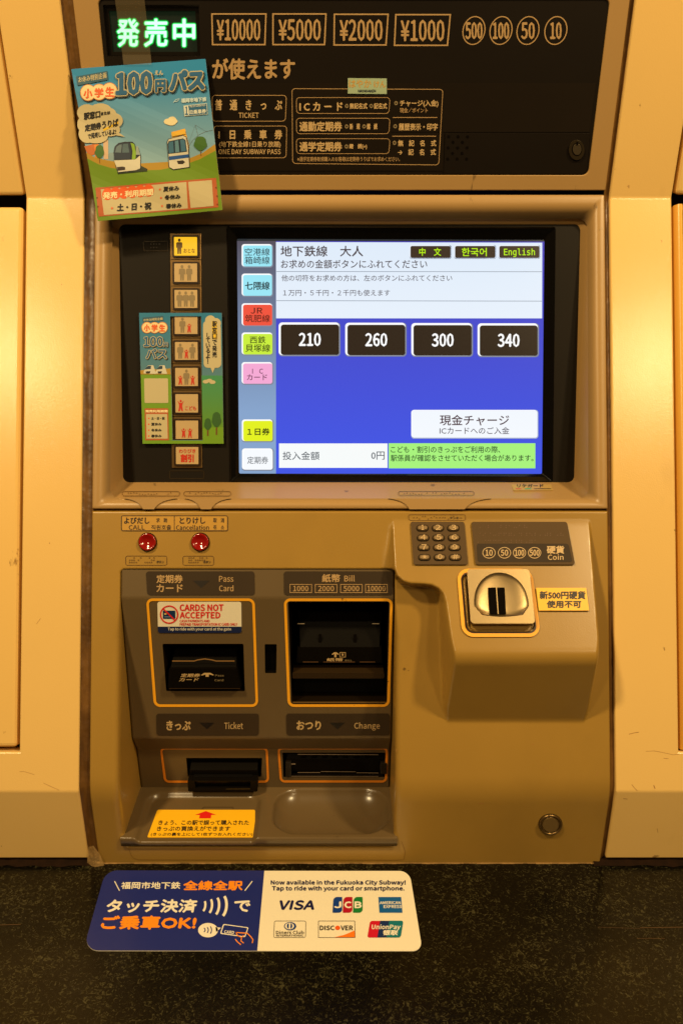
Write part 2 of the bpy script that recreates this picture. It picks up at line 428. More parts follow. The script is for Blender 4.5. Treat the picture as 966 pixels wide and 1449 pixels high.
hair(wl, PM, [(87, 402), (88, 402.6)], 1.2); hair(wr, PM, [(934, 340), (936, 341), (935, 343)], .8); hair(wr, PT, [(887, 264), (889, 262), (889, 266)], .9)
# toe recess dirt under the panels
for (x0, x1, lab) in [(-.75, -.236, 'left'), (.243, .75, 'right')]:
    mb = MB(); yb = A7.y - .0005
    n = 60; vs = []
    for i in range(n + 1):
        x = x0 + (x1 - x0) * i / n; jj = random.uniform(-.0012, .0012)
        vs += [(x, yb + .012, .0085), (x, yb + .0025 + jj, .0045), (x, yb - .0035 + jj * 1.5, .0003)]
    mb.add(vs, [(3 * i + k, 3 * i + k + 1, 3 * i + k + 4, 3 * i + k + 3) for i in range(n) for k in (0, 1)], M('grimy_joint', (.012, .005, .0015), .8, spec=.1, bump=(150, 1, .001), vary=(120, .8)), True)
    o = mb.build('floor_joint'); o['kind'] = 'structure'

# ================================================================== TICKET MACHINE
TM = empty('ticket_machine', (.006, .72, 0), 'beige and olive subway ticket vending machine with lit touch screen, set in the wall', 'ticket machine')
XML, XMR = -.2342, .2500
# sealant bands
for x0, x1 in [(XL1 - .002, XML + .001), (XMR - .001, XR0 + .002)]:
    mb = MB(); rows = []
    N = 150; zs = [zt - (zt - .001) * i / N for i in range(N + 1)]
    for z in zs:
        p = (A1 + (A0 - A1) * ((z - A1.z) / (A0.z - A1.z))) if z > A1.z else (A5 + (A1 - A5) * ((z - A5.z) / (A1.z - A5.z)) if z > A5.z else foot(z))
        j = random.uniform(-.0005, .0005)
        rows.append([(x0, p.y + .0015, z), (x0 + (x1 - x0) * .3, p.y + .0035 + j, z), (x0 + (x1 - x0) * .65, p.y + .0045 - j, z), (x1, p.y + .0028, z)])
    mb.loft(rows, caulk, closed=False); mb.build('sealant_strip', TM)

# ---- header housing
def xat(pl, x, v): return (CU + x * FPX / ((pl.P(483, v) - CAM).dot(FWD)), v)
mb = MB()
HQ = [(138, -2), (863, -2), (832, 248), (163, 248)]
outer = [xat(PT, XML + .0012, -150), xat(PT, XMR, -150), xat(PT, XMR, 269.5), xat(PT, XML + .0012, 269.5)]
loopL = lambda pl, pts, h: [pl.P(u, v, h) for u, v in pts]
mb.poly(PT, outer, beige, -.0008, -.03, holes=[rrq(HQ, 9, 8)])
mb.build('header_housing', TM, bevel=.0008)
mb = MB(); mb.poly(PT, rrq(inset(HQ, -.6), 9, 8), headm, -.0022, -.012, holes=[rrq([(145, 6.6), (281, 6.6), (283, 79.5), (151, 79.5)], 1, 2)])
hp = mb.build('header_panel', TM)
mb = MB()
Z = -.0022
mb.poly(PT, [(160, 117.5), (843.5, 117.5), (834, 187), (834, 186.6), (160, 186.6)][:3] + [(160, 187)], headm2, Z + .0004, Z)
mb.poly(PT, [(160, 187.6), (628, 187.6), (627, 242), (160, 242)], headm2, Z + .0004, Z)
mb.build('printed_sheet', hp)
mb = MB()
mb.poly(PT, rrq([(630, 188.6), (834.5, 188.6), (829.5, 246.5), (627.5, 246.5)], [0, 0, 8, 0]), headm, Z + .0008, Z); mb.build('access_flap', hp, bevel=.0004)
mb = MB()
for r_ in range(5):
    for c in range(3 if r_ % 2 == 0 else 2):
        mb.poly(PT, ell(634.5 - r_ * .35 + c * 13.4 + (6.6 if r_ % 2 else 0), 193.5 + r_ * 7.9, 2.1, 2.3, 12), blackd, Z + .0010)
mb.build('speaker_grille', hp)
mb = MB()
lk = [(815, 212)]
mb.poly(PT, ell(815.3, 212.3, 11, 14.2, 32), M('lock_bezel', (.05, .04, .026), .3, metal=.6), Z + .0024, Z)
mb.poly(PT, ell(815.5, 211.2, 7.3, 9.4, 28), blackd, Z + .0026)
mb.poly(PT, ell(815.6, 211.2, 6.2, 8.2, 28), M('lock_core', (.16, .14, .11), .3, metal=.8), Z + .0030, Z + .0026)
mb.poly(PT, rr(814.4, 200.5, 817.2, 205.5), blackd, Z + .0032)
mb.build('key_lock', hp, bevel=.0003)
# LED sign
mb = MB()
led = [(145, 6.6), (281, 6.6), (283, 79.5), (151, 79.5)]
lo = [pl_ for pl_ in [loopL(PT, led, -.0022), loopL(PT, led, -.006)]]
mb.loft(lo, blackd, smooth=False)
mb.poly(PT, inset(led, -1), M('lamp_window', (.006, .005, .004), .25), -.006, -.0085, holes=[inset([(152, 15), (275, 15), (278, 73), (158, 73)], 0)])
mb.poly(PT, [(151, 14), (276, 14), (279, 74), (157, 74)], E('#05160a', 1), -.0072)  # sign backing, with the green glow painted in as faint emission
# LED characters: glow halo painted as widening green rims, then the bright core
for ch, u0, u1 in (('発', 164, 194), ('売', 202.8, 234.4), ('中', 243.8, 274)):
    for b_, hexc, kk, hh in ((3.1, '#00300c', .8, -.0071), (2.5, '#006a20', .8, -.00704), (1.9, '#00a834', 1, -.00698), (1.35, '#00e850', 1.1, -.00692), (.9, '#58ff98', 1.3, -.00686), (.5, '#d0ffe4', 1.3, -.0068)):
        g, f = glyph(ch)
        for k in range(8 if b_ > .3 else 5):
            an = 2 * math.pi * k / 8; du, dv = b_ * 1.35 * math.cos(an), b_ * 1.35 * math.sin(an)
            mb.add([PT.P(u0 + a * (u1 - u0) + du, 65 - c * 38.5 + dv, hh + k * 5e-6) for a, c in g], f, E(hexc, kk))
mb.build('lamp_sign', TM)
# header lettering
mb = MB(); H = Z + .00065
for q, t, tb_ in [([(298.5, 18.5), (377, 18.5), (375.5, 64), (299.5, 64)], '¥10000', (306.5, 27, 368, 57)), ([(385, 18.5), (462, 18.5), (460, 64), (385, 64)], '¥5000', (394, 27, 453.5, 57)),
                  ([(472, 19), (550, 19), (547, 64.5), (471.5, 64.5)], '¥2000', (480.5, 27.5, 541, 57.5)), ([(559, 19.5), (638, 19.5), (634, 65), (557, 65)], '¥1000', (567, 28, 628.5, 58))]:
    mb.ring(PT, q, .2, 2, tan, Z + .0003); mb.text(PT, t, *tb_, tan, Z + .0003, .75)
for cx, t, w in [(670.5, '500', 12), (708.8, '100', 11.5), (747, '50', 9.5), (786.5, '10', 8)]:
    mb.poly(PT, [(u + (43 - v) * .1, v) for u, v in ell(cx, 43, 16.3, 20.5, 36)], tan, Z + .0003, holes=[[(u + (43 - v) * .1, v) for u, v in ell(cx, 43, 14.8, 19, 36)]])
    mb.text(PT, t, cx - w, 31.5, cx + w, 55, tan, Z + .0003, .75)
mb.text(PT, 'が使えます', 300, 83, 417, 112, tan, Z + .0003, .85)
mb.ring(PT, [(299.5, 134.5), (405.5, 134.5), (404, 172), (300, 172)], 5, .9, tan, H); mb.ring(PT, [(302, 178), (406, 178), (405, 224), (302, 224)], 5, .9, tan, H)
mb.text(PT, '普　通　き　っ　ぷ', 304, 141, 399, 156, tan2, H, .4); mb.text(PT, 'TICKET', 337.5, 159.5, 366, 167, tan2, H, .15)
mb.text(PT, '1　日　乗　車　券', 309, 184, 399, 197, tan2, H, .45); mb.text(PT, '(地下鉄全線1日乗り放題)', 310, 200, 397, 209.5, tan2, H, .15)
mb.text(PT, 'ONE DAY SUBWAY PASS', 309, 211.3, 397, 218.3, tan2, H, .2)
mb.ring(PT, [(412.5, 125), (627, 126), (621, 234), (413.5, 232)], 5, .9, tan, H)
for v0, v1 in ((137.7, 161), (167, 189.7), (196, 218)): mb.ring(PT, [(418.7, v0), (552, v0), (550.5, v1), (419.2, v1)], 5, .8, tan, H)
mb.text(PT, 'I C カ ー ド', 423.6, 145, 484.5, 156.8, tan2, H, .45); mb.text(PT, '通勤定期券', 423.6, 172.4, 483.7, 185.8, tan2, H, .45); mb.text(PT, '通学定期券', 423.6, 201, 483.7, 214.2, tan2, H, .45)
def ringdot(u, v, r=2.6): mb.poly(PT, ell(u, v, r, r * 1.15, 14), grayp, H, holes=[ell(u, v, r * .45, r * .5, 14)])
for u, v in ((490.5, 150), (525, 150), (490.3, 179), (515, 179), (490, 207.5), (560.2, 146), (559, 178.8), (558, 202.3)): ringdot(u, v)
for t, a in (('無記名式', (494.5, 146, 519.5, 154)), ('記名式', (529, 146, 547.3, 154)), ('新　規', (494.5, 175, 509, 183)), ('継　続', (519, 175, 533.6, 183)), ('継　続(◦)', (494, 203.7, 519, 211.5))):
    mb.text(PT, t, *a, tan2, H, .25)
mb.text(PT, '※通学定期券新規購入のお客様は定期券うりばでお求めください。', 420.5, 222, 565.5, 228.6, tan, H, .08)
mb.text(PT, 'チャージ(入金)', 565.5, 141.6, 620, 151.8, tan2, H, .25); mb.text(PT, '現金／ポイント', 565.5, 152.8, 605, 159.6, tan, H, .1)
mb.seg(PT, (555.6, 166.3), (618.5, 166.3), 1, tan, H); mb.seg(PT, (555, 192.8), (617, 192.8), 1, tan, H)
mb.text(PT, '履歴表示・印字', 564, 174.7, 619, 184.5, tan2, H, .28); mb.text(PT, '無　記　名　式', 563, 198.4, 617, 207, tan2, H, .28); mb.text(PT, '→　記　名　式', 563, 211, 616.5, 219.7, tan2, H, .28)
mb.build('lettering', hp)
mb = MB(); mb.poly(PT, [(492, 110.5), (547, 111), (547, 133), (492, 132.5)], greenlab, H + .0003, Z)
mb.text(PT, 'はやか', 493.5, 112.5, 525, 124, C('#c99a4a'), H + .0004, .2); mb.text(PT, 'けん', 529, 114.5, 545.5, 124, C('#c99a4a'), H + .0004, .2)
mb.text(PT, 'HAYAKAKEN', 506.5, 127, 531.5, 130.6, C('#10182c'), H + .0004, .3)
mb.build('pass_label', hp)

# ---- display bezel (beige frame with deep reveal)
def rl(pl, q, r, h, n=6): return [pl.P(u, v, h) for u, v in rrq(q, r, n)]
mb = MB()
oq = [xat(PM, XML, 275), xat(PM, XMR, 275), xat(PM, XMR, 720), xat(PM, XML, 720)]
iq = [(157, 307), (833, 307), (834.5, 708), (153.5, 708)]
sq = [(168, 317), (821, 317), (812, 683), (174, 683)]
mb.loft([rl(PM, inset(oq, 0), 1, -.014), rl(PM, inset(oq, 0), 1, -.0015), rl(PM, inset(oq, .7), 1.5, -.0003), rl(PM, inset(oq, 1.7), 2, 0),
         rl(PM, inset(iq, -2.6), 14, 0), rl(PM, inset(iq, -1.2), 13, -.0005), rl(PM, iq, 12, -.0019), rl(PM, inset(iq, .7), 11.5, -.004),
         rl(PS, inset(sq, -.5), 9, .001), rl(PS, inset(sq, -.5), 9, -.004)], beige)
bz = mb.build('display_bezel', TM, recalc=True)
# finger scoops at the bottom edge
def scoop(u0, u1, n0, n1, vt=705.5, vb=720.6):
    pts = [(u0, vt)]
    for i in range(9):
        t = i / 8; pts.append((u0 + (n0 - u0) * (math.sin(t * math.pi / 2) * .55 + t * .45), vt + (vb - vt) * (t * t * .8 + .2 * t)))
    left = pts
    right = [(u1 - (p[0] - u0) * (u1 - n1) / (n0 - u0), p[1]) for p in reversed(pts)]
    return left + right
for a in ((177, 251, 203, 218.5), (262, 327, 284.5, 299), (549, 694, 579, 657)):
    mb = MB(); mb.poly(PM, scoop(*a), beige, .0011, -.001); mb.build('finger_guide', bz, bevel=.0008, seg=3)
PLG = Plane(PM.P(483, 708, -.001), PS.P(483, 683) - PM.P(483, 708, -.001))
for u0, u1 in ((173, 255), (260, 327), (563, 670.5)):
    mb = MB(); v0, v1 = (695.6, 702.2) if u0 < 400 else (695.4, 701.4)
    mb.ring(PLG, [(u0, v0), (u1, v0), (u1, v1), (u0, v1)], 3.2, .55, linec, .0004)
    for k in range(int((u1 - u0 - 16) / 4)):
        if random.random() < .8: mb.poly(PLG, ell(u0 + 9 + k * 4 + random.uniform(-.5, .5), v0 + 2 + random.random() * 2.6, .75, .6, 8), linec, .0004)
    mb.build('braille_label', bz)
mb = MB(); mb.poly(PLG, [(722, 683.8), (778, 683.8), (782, 694.5), (726, 694.5)], C('#a98a4c'), .0005, 0)
mb.text(PLG, 'リケガード', 731, 686, 768, 690.3, blk, .0006, .3)
mb.seg(PLG, (729, 692.3), (737, 692.3), 1.4, C('#b0483c'), .0006); mb.seg(PLG, (742, 692.3), (751, 692.3), 1.4, C('#2f8f70'), .0006); mb.seg(PLG, (755, 692.3), (779, 692.3), .9, blk, .0006)
mb.build('maker_seal', bz)

# ---- screen surround, glossy inner frame, display
mb = MB(); hole = [(321, 319.5), (785.5, 321), (781.5, 683), (325, 683)]
mb.poly(PS, rrq(sq, 8), blackm, 0, -.004, holes=[rrq(hole, 3)])
ss = mb.build('screen_surround', TM)
mb = MB(); dq = [(333.5, 336), (771.5, 337.5), (768, 672.5), (336.5, 672)]
mb.loft([rl(PS, inset(hole, -.4), 3, .0008), rl(PS, inset(hole, .8), 3, .0011), rl(PS, inset(hole, 2), 3, .0002), rl(PS, inset(hole, 8), 2, -.0035), rl(PD, inset(dq, -2), 2, .0004), rl(PD, inset(dq, -.6), 1, .0002), rl(PD, inset(dq, -.6), 1, -.002)], gloss, smooth=False)
mb.build('inner_frame', ss, recalc=True)
z1 = PD.P(483, 337).z; z0 = PD.P(483, 672).z
bluem = grad('lit_blue', '#3d55e8', '#4440b8', z0, z1, 1.0, .2)
graym = grad('lit_slate', '#8fb0dc', '#56505f', z0 + .06, z1, .85, .2)  # gradient paints a reflection into the slate column
mb = MB(); mb.poly(PD, dq, bluem, 0, -.003, side=gloss)
mb.poly(PD, [(334.0, 341), (390.5, 341), (390.5, 671.3), (336.4, 671.3)], graym, .0001)
mb.poly(PD, [(333.8, 336), (771.2, 337.5), (771, 342), (334, 341)], E('#1f2a33', .8), .00012)
wh = grad('lit_white', '#f8fbff', '#dceafa', z0, z1 + .01, 1.0, .2)  # slight gradient paints a reflection tint into the white
mb.poly(PD, [(390.5, 342.5), (766.5, 343.5), (766.3, 450.5), (390.7, 450.5)], wh, .0002)
ln = E('#9aa7b8', .8)
mb.seg(PD, (391, 384.3), (766, 384.6), .9, ln, .0003); mb.seg(PD, (391, 425.5), (766, 426.2), .9, ln, .0003)
DK = E('#4a4048', .9); DK2 = E('#5a5560', .9)
mb.text(PD, '地下鉄線　大人', 397, 348, 513.5, 363, DK, .0003, .25)
mb.text(PD, 'お求めの金額ボタンにふれてください', 397.5, 367.6, 604, 379.8, DK, .0003, .12)
mb.text(PD, '他の切符をお求めの方は、左のボタンにふれてください', 398.3, 389, 639.3, 398, DK2, .0003, .06)
mb.text(PD, '１万円・５千円・２千円も使えます', 400.5, 410, 551.5, 418.8, DK2, .0003, .06)
disp = mb.build('touch_display', TM)
def sbtn(name, q, face, txts, hi='#ffffff', shade='#8b93a8', face2=None, r=4, e=2.0):
    u0, v0, u1, v1 = q
    mb = MB(); mb.poly(PD, rr(u0, v0, u1 + 1, v1 + 1.2, r), E(shade, .8), .0002); mb.poly(PD, rr(u0, v0, u1 - .8, v1 - .5, r), E(hi, 1), .0003)
    mb.poly(PD, rr(u0 + e, v0 + e, u1 - e * .3, v1 - e * .2, r * .8), face, .0004)
    for t, a, mt, bb in txts: mb.text(PD, t, *a, mt, .0005, bb)
    return mb.build(name, disp)
dt = E('#28313a', .8)
cyan = E('#98e6f6', 1)
sbtn('line_button', (342, 345.5, 385.5, 377.5), cyan, [('空港線', (346.5, 351.4, 381.7, 361.9), E('#33505c', .8), .1), ('箱崎線', (346.5, 363, 381.7, 373.8), E('#33505c', .8), .1)])
sbtn('line_button', (342, 387.2, 385.5, 419), cyan, [('七隈線', (346.8, 398.8, 381.7, 410.3), E('#1e3a44', .8), .25)])
sbtn('line_button', (342, 429.2, 385.7, 461), E('#f0503c', 1), [('JR', (354.8, 435.7, 371.4, 443.8), E('#501410', .8), .2), ('筑肥線', (347, 445.4, 382, 455.9), E('#501410', .8), .1)])
sbtn('line_button', (342, 470.5, 386, 502), E('#c8ee3c', 1), [('西鉄', (353.6, 475.8, 376, 486), E('#303c10', .8), .12), ('貝塚線', (347.5, 487.2, 382.4, 498), E('#303c10', .8), .12)])
sbtn('line_button', (342, 512.4, 386, 543.4), E('#f4a8d4', 1), [('I　C', (357, 521.8, 372, 528.8), E('#6a2c50', .8), .1), ('カード', (349.5, 529.8, 378, 538), E('#6a2c50', .8), .12)])
sbtn('line_button', (342.3, 593.5, 386.3, 624.6), E('#e2f01c', 1), [('１日券', (350, 606, 381.7, 615.8), E('#20280c', .8), .25)])
sbtn('line_button', (342.5, 634.5, 386.5, 665), wh, [('定期券', (350, 646, 379.5, 656.3), E('#7a8088', .8), .1)])
yg = E('#b8f000', 1); brn = E('#3a2a20', .8)
for (a, b_), t, tx in (((579, 637.5), '中　文', (592.7, 351, 623.5, 362)), ((642, 700.5), '한국어', (652.8, 351, 688, 362.6)), ((704.5, 763), 'English', (712.3, 351.8, 756, 363.8))):
    sbtn('language_button', (a, 346.8, b_, 365.3), brn, [(t, tx, yg, .2)], r=3, e=1.4, hi='#e8eef8')
blkl = E('#2c1e16', .75)
for (a, b_), t, x0 in (((394.3, 480.5), '210', 423), ((488.3, 574), '260', 516.8), ((581.6, 667.8), '300', 610.5), ((675.2, 761), '340', 703.6)):
    dv = (a - 394) * .0045
    sbtn('fare_button', (a, 456.3 + dv, b_, 503 + dv), blkl, [(t, (x0, 471.4 + dv, x0 + 30.6, 489.4 + dv), E('#ffffff', 1), .75)], e=3, r=5)
sbtn('charge_button', (581.5, 580, 760, 619.5), wh, [('現金チャージ', (621.8, 587.2, 719.7, 602), E('#4a2c3c', .8), .2), ('ICカードへのご入金', (621.5, 604.4, 720, 614.3), E('#565060', .8), .08)], e=1, r=4, shade='#b8c4e0')
mb = MB(); mb.poly(PD, rr(394.8, 627.5, 548, 662), E('#f6fafa', 1), .0003)
mb.text(PD, '投入金額', 400, 639, 451.8, 650.8, E('#55606a', .8), .0004, .1); mb.text(PD, '0円', 525, 639, 543.8, 650.4, E('#55606a', .8), .0004, .1)
mb.build('amount_field', disp)
mb = MB(); mb.poly(PD, rr(549.6, 627.2, 756.8, 662.7), E('#a6f27c', 1), .0003)
mb.text(PD, 'こども・割引のきっぷをご利用の際、', 552.6, 631.4, 707, 640.8, E('#28502c', .8), .0004, .12); mb.text(PD, '駅係員が確認をさせていただく場合があります。', 552.6, 643.4, 754, 652.8, E('#28502c', .8), .0004, .12)
mb.build('notice_field', disp)

# ---- column of passenger buttons
mb = MB()
mb.poly(PS, [(240.8, 330.4), (285, 330.4), (286.6, 662), (243.6, 662)], brass, .0012, 0)
bc = mb.build('button_column', TM, bevel=.0004)
VB = [330.4, 367.7, 405, 441.8, 478.5, 515, 552, 589.3, 626.5, 662]
def person(mb, cx, vt, vb, mat, child=False, h=.003):
    H_ = vb - vt; w = H_ * (.2 if not child else .26)
    mb.poly(PS, ell(cx, vt + H_ * .11, H_ * .09, H_ * .11, 12), mat, h)
    if child:
        mb.poly(PS, [(cx - w, vt + H_ * .12), (cx - w * .8, vt + H_ * .12), (cx - w * .4, vt + H_ * .27), (cx + w * .4, vt + H_ * .27), (cx + w * .8, vt + H_ * .12), (cx + w, vt + H_ * .12), (cx + w * .55, vt + H_ * .42), (cx + w * .55, vt + H_ * .6), (cx + w * .8, vb), (cx + w * .3, vb), (cx, vt + H_ * .7), (cx - w * .3, vb), (cx - w * .8, vb), (cx - w * .55, vt + H_ * .6), (cx - w * .55, vt + H_ * .42)], mat, h)
    else:
        mb.poly(PS, [(cx - w * .7, vt + H_ * .24), (cx + w * .7, vt + H_ * .24), (cx + w, vt + H_ * .3), (cx + w, vt + H_ * .6), (cx + w * .65, vt + H_ * .6), (cx + w * .6, vb), (cx + w * .12, vb), (cx, vt + H_ * .65), (cx - w * .12, vb), (cx - w * .6, vb), (cx - w * .65, vt + H_ * .6), (cx - w, vt + H_ * .6), (cx - w, vt + H_ * .3)], mat, h)
amber = M('lit_amber_cap', '#ffc21c', .35, emit=1.0)
ad_, ch_ = grayp, C('#c02c14')
specs = ['A1', 'AA', 'AAA', 'AC', 'ACA', 'CAC', 'C1', 'CC', 'W']
for i, sp in enumerate(specs):
    va, vb_ = VB[i], VB[i + 1]; du = i * .36
    mb = MB(); q = [(244.6 + du * .9, va + 3.4), (282 + du * .7, va + 3.4), (282.2 + du * .7, vb_ - 2.8), (244.8 + du * .9, vb_ - 2.8)]
    mb.poly(PS, rrq(q, 1.5), C('#2a1a0c', .3), .0026, .0012, holes=[rrq(inset(q, 2.4), .6)])
    mb.seg(PS, (242 + du * .9, va), (285 + du * .4, va), .8, blackd, .0014)
    mb.build('button_frame', bc, bevel=.0003)
    q2 = inset(q, 2.6); mb = MB()
    mb.poly(PS, rrq(q2, .8), amber if i == 0 else capw, .0029, .0012)
    u0, u1 = q2[0][0], q2[1][0]; t0 = q2[0][1]; b0 = q2[3][1]; cx = (u0 + u1) / 2; yb = b0 - 2
    hh = .0031; at, ct = yb - (b0 - t0) * .84, yb - (b0 - t0) * .5
    A = lambda x: person(mb, x, at, yb, ad_ if i else C('#5a4312'), False, hh)
    K = lambda x, t=None: person(mb, x, t or ct, yb, ch_, True, hh)
    if sp == 'A1': A(u0 + 7.5); mb.text(PS, 'おとな', cx - 2.5, yb - 7.5, u1 - 2.5, yb - 1.5, C('#7a4a10'), hh, .15)
    elif sp == 'AA': A(cx - 5); A(cx + 5)
    elif sp == 'AAA': A(cx - 8.8); A(cx); A(cx + 8.8)
    elif sp == 'AC': A(cx - 5); K(cx + 4.5)
    elif sp == 'ACA': A(cx - 8.5); K(cx + .3); A(cx + 8.8)
    elif sp == 'CAC': K(cx - 8.5); A(cx); K(cx + 8.8)
    elif sp == 'C1': K(u0 + 7.5, yb - 16); mb.text(PS, 'こども', cx - 2, yb - 7, u1 - 2.5, yb - 1.2, ch_, hh, .15)
    elif sp == 'CC': K(cx - 4.5); K(cx + 4.5)
    else: mb.text(PS, 'わりびき', u0 + 4.5, t0 + 3, u1 - 4, t0 + 8.5, ch_, hh, .15); mb.text(PS, '割引', u0 + 7, t0 + 10.5, u1 - 6.5, b0 - 3, ch_, hh, .5)
    mb.build('passenger_button', bc, bevel=.0004)
mb = MB()
mb.ring(PS, [(203, 341.5), (238, 341.5), (238.5, 355.5), (203.5, 355.5)], 2, .6, M('faint_tape', (.05, .036, .02), .25), .0005)
mb2 = MB(); mb2.ring(PS, [(240, 666), (289, 666), (289, 677.5), (240, 677.5)], 2, .6, M('faint_tape', (.05, .036, .02), .25), .0005)
for k in range(7): mb.poly(PS, ell(214 + (k % 4) * 4, 345.5 + (k // 4) * 5, 1, 1, 8), blk, .0006)
mb.build('clear_sticker', ss); mb2.build('clear_sticker', ss)

# ---- lower cover: moulded shell with coin unit and alcove opening
p0 = PM.P(483, 723.6); dM = (A5 - A1).normalized(); dB = (A7 - A5).normalized(); LA = (A5 - p0).dot(dM); LB = (A7 - A5).length
FB = .014
def prof_pos(a):
    a = np.asarray(a, float)
    y = np.where(a < LA, p0.y + dM.y * a, A5.y + dB.y * (a - LA)); z = np.where(a < LA, p0.z + dM.z * a, A5.z + dB.z * (a - LA))
    ty = np.where(a < LA, dM.y, dB.y); tz = np.where(a < LA, dM.z, dB.z)
    t = np.clip((a - (LA - FB)) / (2 * FB), 0, 1); inn = (t > 0) & (t < 1)
    q0 = A5 - dM * FB; q2 = A5 + dB * FB
    by = (1 - t) ** 2 * q0.y + 2 * t * (1 - t) * A5.y + t * t * q2.y; bz_ = (1 - t) ** 2 * q0.z + 2 * t * (1 - t) * A5.z + t * t * q2.z
    dy = 2 * (1 - t) * (A5.y - q0.y) + 2 * t * (q2.y - A5.y); dz = 2 * (1 - t) * (A5.z - q0.z) + 2 * t * (q2.z - A5.z); L = np.hypot(dy, dz)
    y = np.where(inn, by, y); z = np.where(inn, bz_, z); ty = np.where(inn, dy / L, ty); tz = np.where(inn, dz / L, tz)
    return y, z, tz, -ty       # position and outward normal (ny, nz)
def aPM(v): return (PM.P(483, v) - p0).dot(dM)
def aPB(v): return LA + (PB.P(483, v) - A5).dot(dB)
HS0, HS1, HA0, HA1 = -.2072, .0500, aPM(805.5), aPB(1199)
def sd_rr(s, a, s0, s1, a0, a1, r):
    qx = np.abs(s - (s0 + s1) / 2) - (s1 - s0) / 2 + r; qy = np.abs(a - (a0 + a1) / 2) - (a1 - a0) / 2 + r
    return np.hypot(np.maximum(qx, 0), np.maximum(qy, 0)) + np.minimum(np.maximum(qx, qy), 0) - r
def sd_hole(s, a): return sd_rr(s, a, HS0, HS1, HA0, HA1, .0045)
def smin(a, b, k):
    h = np.clip(.5 + .5 * (b - a) / k, 0, 1); return b + (a - b) * h - k * h * (1 - h)
def smax(a, b, k): return -smin(-a, -b, k)
def sd_poly(px, py, poly):
    d = np.full(px.shape, 1e9); ins = np.zeros(px.shape, bool); n = len(poly)
    for i in range(n):
        ax, ay = poly[i]; bx, by = poly[(i + 1) % n]; ex, ey = bx - ax, by - ay
        t = np.clip(((px - ax) * ex + (py - ay) * ey) / (ex * ex + ey * ey + 1e-18), 0, 1)
        d = np.minimum(d, (px - ax - t * ex) ** 2 + (py - ay - t * ey) ** 2)
        c = ((ay > py) != (by > py)) & (px < (bx - ax) * (py - ay) / ((by - ay) if abs(by - ay) > 1e-12 else 1e-12) + ax); ins ^= c
    d = np.sqrt(d); return np.where(ins, d, -d)
cpx = [(563.5, 736), (563.5, 803), (566.5, 812), (573, 818.5), (582, 821.5), (600, 822), (613, 824), (624, 830), (630.5, 839), (633.5, 852), (641, 930), (849.5, 930), (847, 905), (826.5, 745), (824, 736)]
cpoly = []
for u, v in cpx:
    w = PC.P(u, v); cpoly.append((w.x, (w - p0).dot(dM)))
cpoly = [(cpoly[0][0], -.02)] + cpoly[:11] + [(cpoly[10][0] + .0015, cpoly[10][1] + .05), (cpoly[10][0] + .009, cpoly[10][1] + .10), (cpoly[11][0] - .012, cpoly[11][1] + .10), (cpoly[11][0] - .0035, cpoly[11][1] + .05)] + cpoly[11:] + [(cpoly[-1][0], -.02)]
a_r = aPM(735); a_b = aPM(1022.5)
slope_t = math.tan(R(39.5) - math.atan2(-dM.y, -dM.z))
fe = PC.P(483, 931); a_f = (fe - p0).dot(dM); h_f = (a_f - a_r) * slope_t; slope_b = h_f / (a_b - a_f)
ins_y = [i2.y, i3.y, i4.y]
def insert_y(z):
    z = np.asarray(z)
    zs = np.array([f1.z - .03, f1.z, i4.z, i3.z, i2.z, i1.z, i1.z + .3]); ys = np.array([f1.y, f1.y, i4.y, i3.y, i2.y, i1.y, i1.y + .3 * (-dM.y / -dM.z)])
    return np.interp(z, zs, ys)
def cover_h(s, a):
    y, z, ny, nz = prof_pos(a)
    ramp = (a - a_r) * slope_t; d = sd_poly(s, a, cpoly); wall = (d + .0062) * 7.5; bot = (a_b - a) * slope_b
    h = smax(smin(smin(bot, wall, .024), ramp, .009), 0 * s - .0, .0035) - .0009
    h = np.maximum(h, 0)
    dep = np.clip(insert_y(z) - y, .0006, .1); dep = np.where(a > HA1 - .004, .0015, dep); r = np.clip(dep * .5, .0008, .0065)
    dh = np.clip(sd_hole(s, a), 0, 1); k = np.clip(r - dh, 0, None); h = h - (r - np.sqrt(np.maximum(r * r - k * k, 0)))
    e = np.minimum.reduce([s - XML, XMR - s, a, (LA + LB) - a]); r2 = .0016; k = np.clip(r2 - e, 0, None); h = h - (r2 - np.sqrt(np.maximum(r2 * r2 - k * k, 0)))
    return h
def steps(lst):
    out = []
    for (a, b, st) in lst:
        n = max(1, int(round((b - a) / st))); out += [a + (b - a) * i / n for i in range(n)]
    return out + [lst[-1][1]]
gs = steps([(XML, XML + .002, .0005), (XML + .002, HS0 - .009, .0028), (HS0 - .009, HS0 + .003, .0009), (HS0 + .003, HS1 - .003, .006), (HS1 - .003, HS1 + .009, .0008), (HS1 + .009, XMR - .002, .00125), (XMR - .002, XMR, .0005)])
ga = steps([(0, .002, .0005), (.002, HA0 - .004, .0014), (HA0 - .004, HA0 + .006, .0009), (HA0 + .006, a_b + .006, .0013), (a_b + .006, HA1 - .008, .003), (HA1 - .008, HA1 + .006, .001), (HA1 + .006, LA + LB - .002, .003), (LA + LB - .002, LA + LB, .0005)])
S, A_ = np.meshgrid(np.array(gs), np.array(ga)); nr, nc = S.shape
fc = sd_hole((S[:-1, :-1] + S[1:, 1:]) / 2, (A_[:-1, :-1] + A_[1:, 1:]) / 2) > 0
useK = np.zeros((nr, nc), bool); useD = np.zeros((nr, nc), bool)
for di in (0, 1):
    for dj in (0, 1):
        useK[di:nr - 1 + di, dj:nc - 1 + dj] |= fc; useD[di:nr - 1 + di, dj:nc - 1 + dj] |= ~fc
bd = useK & useD
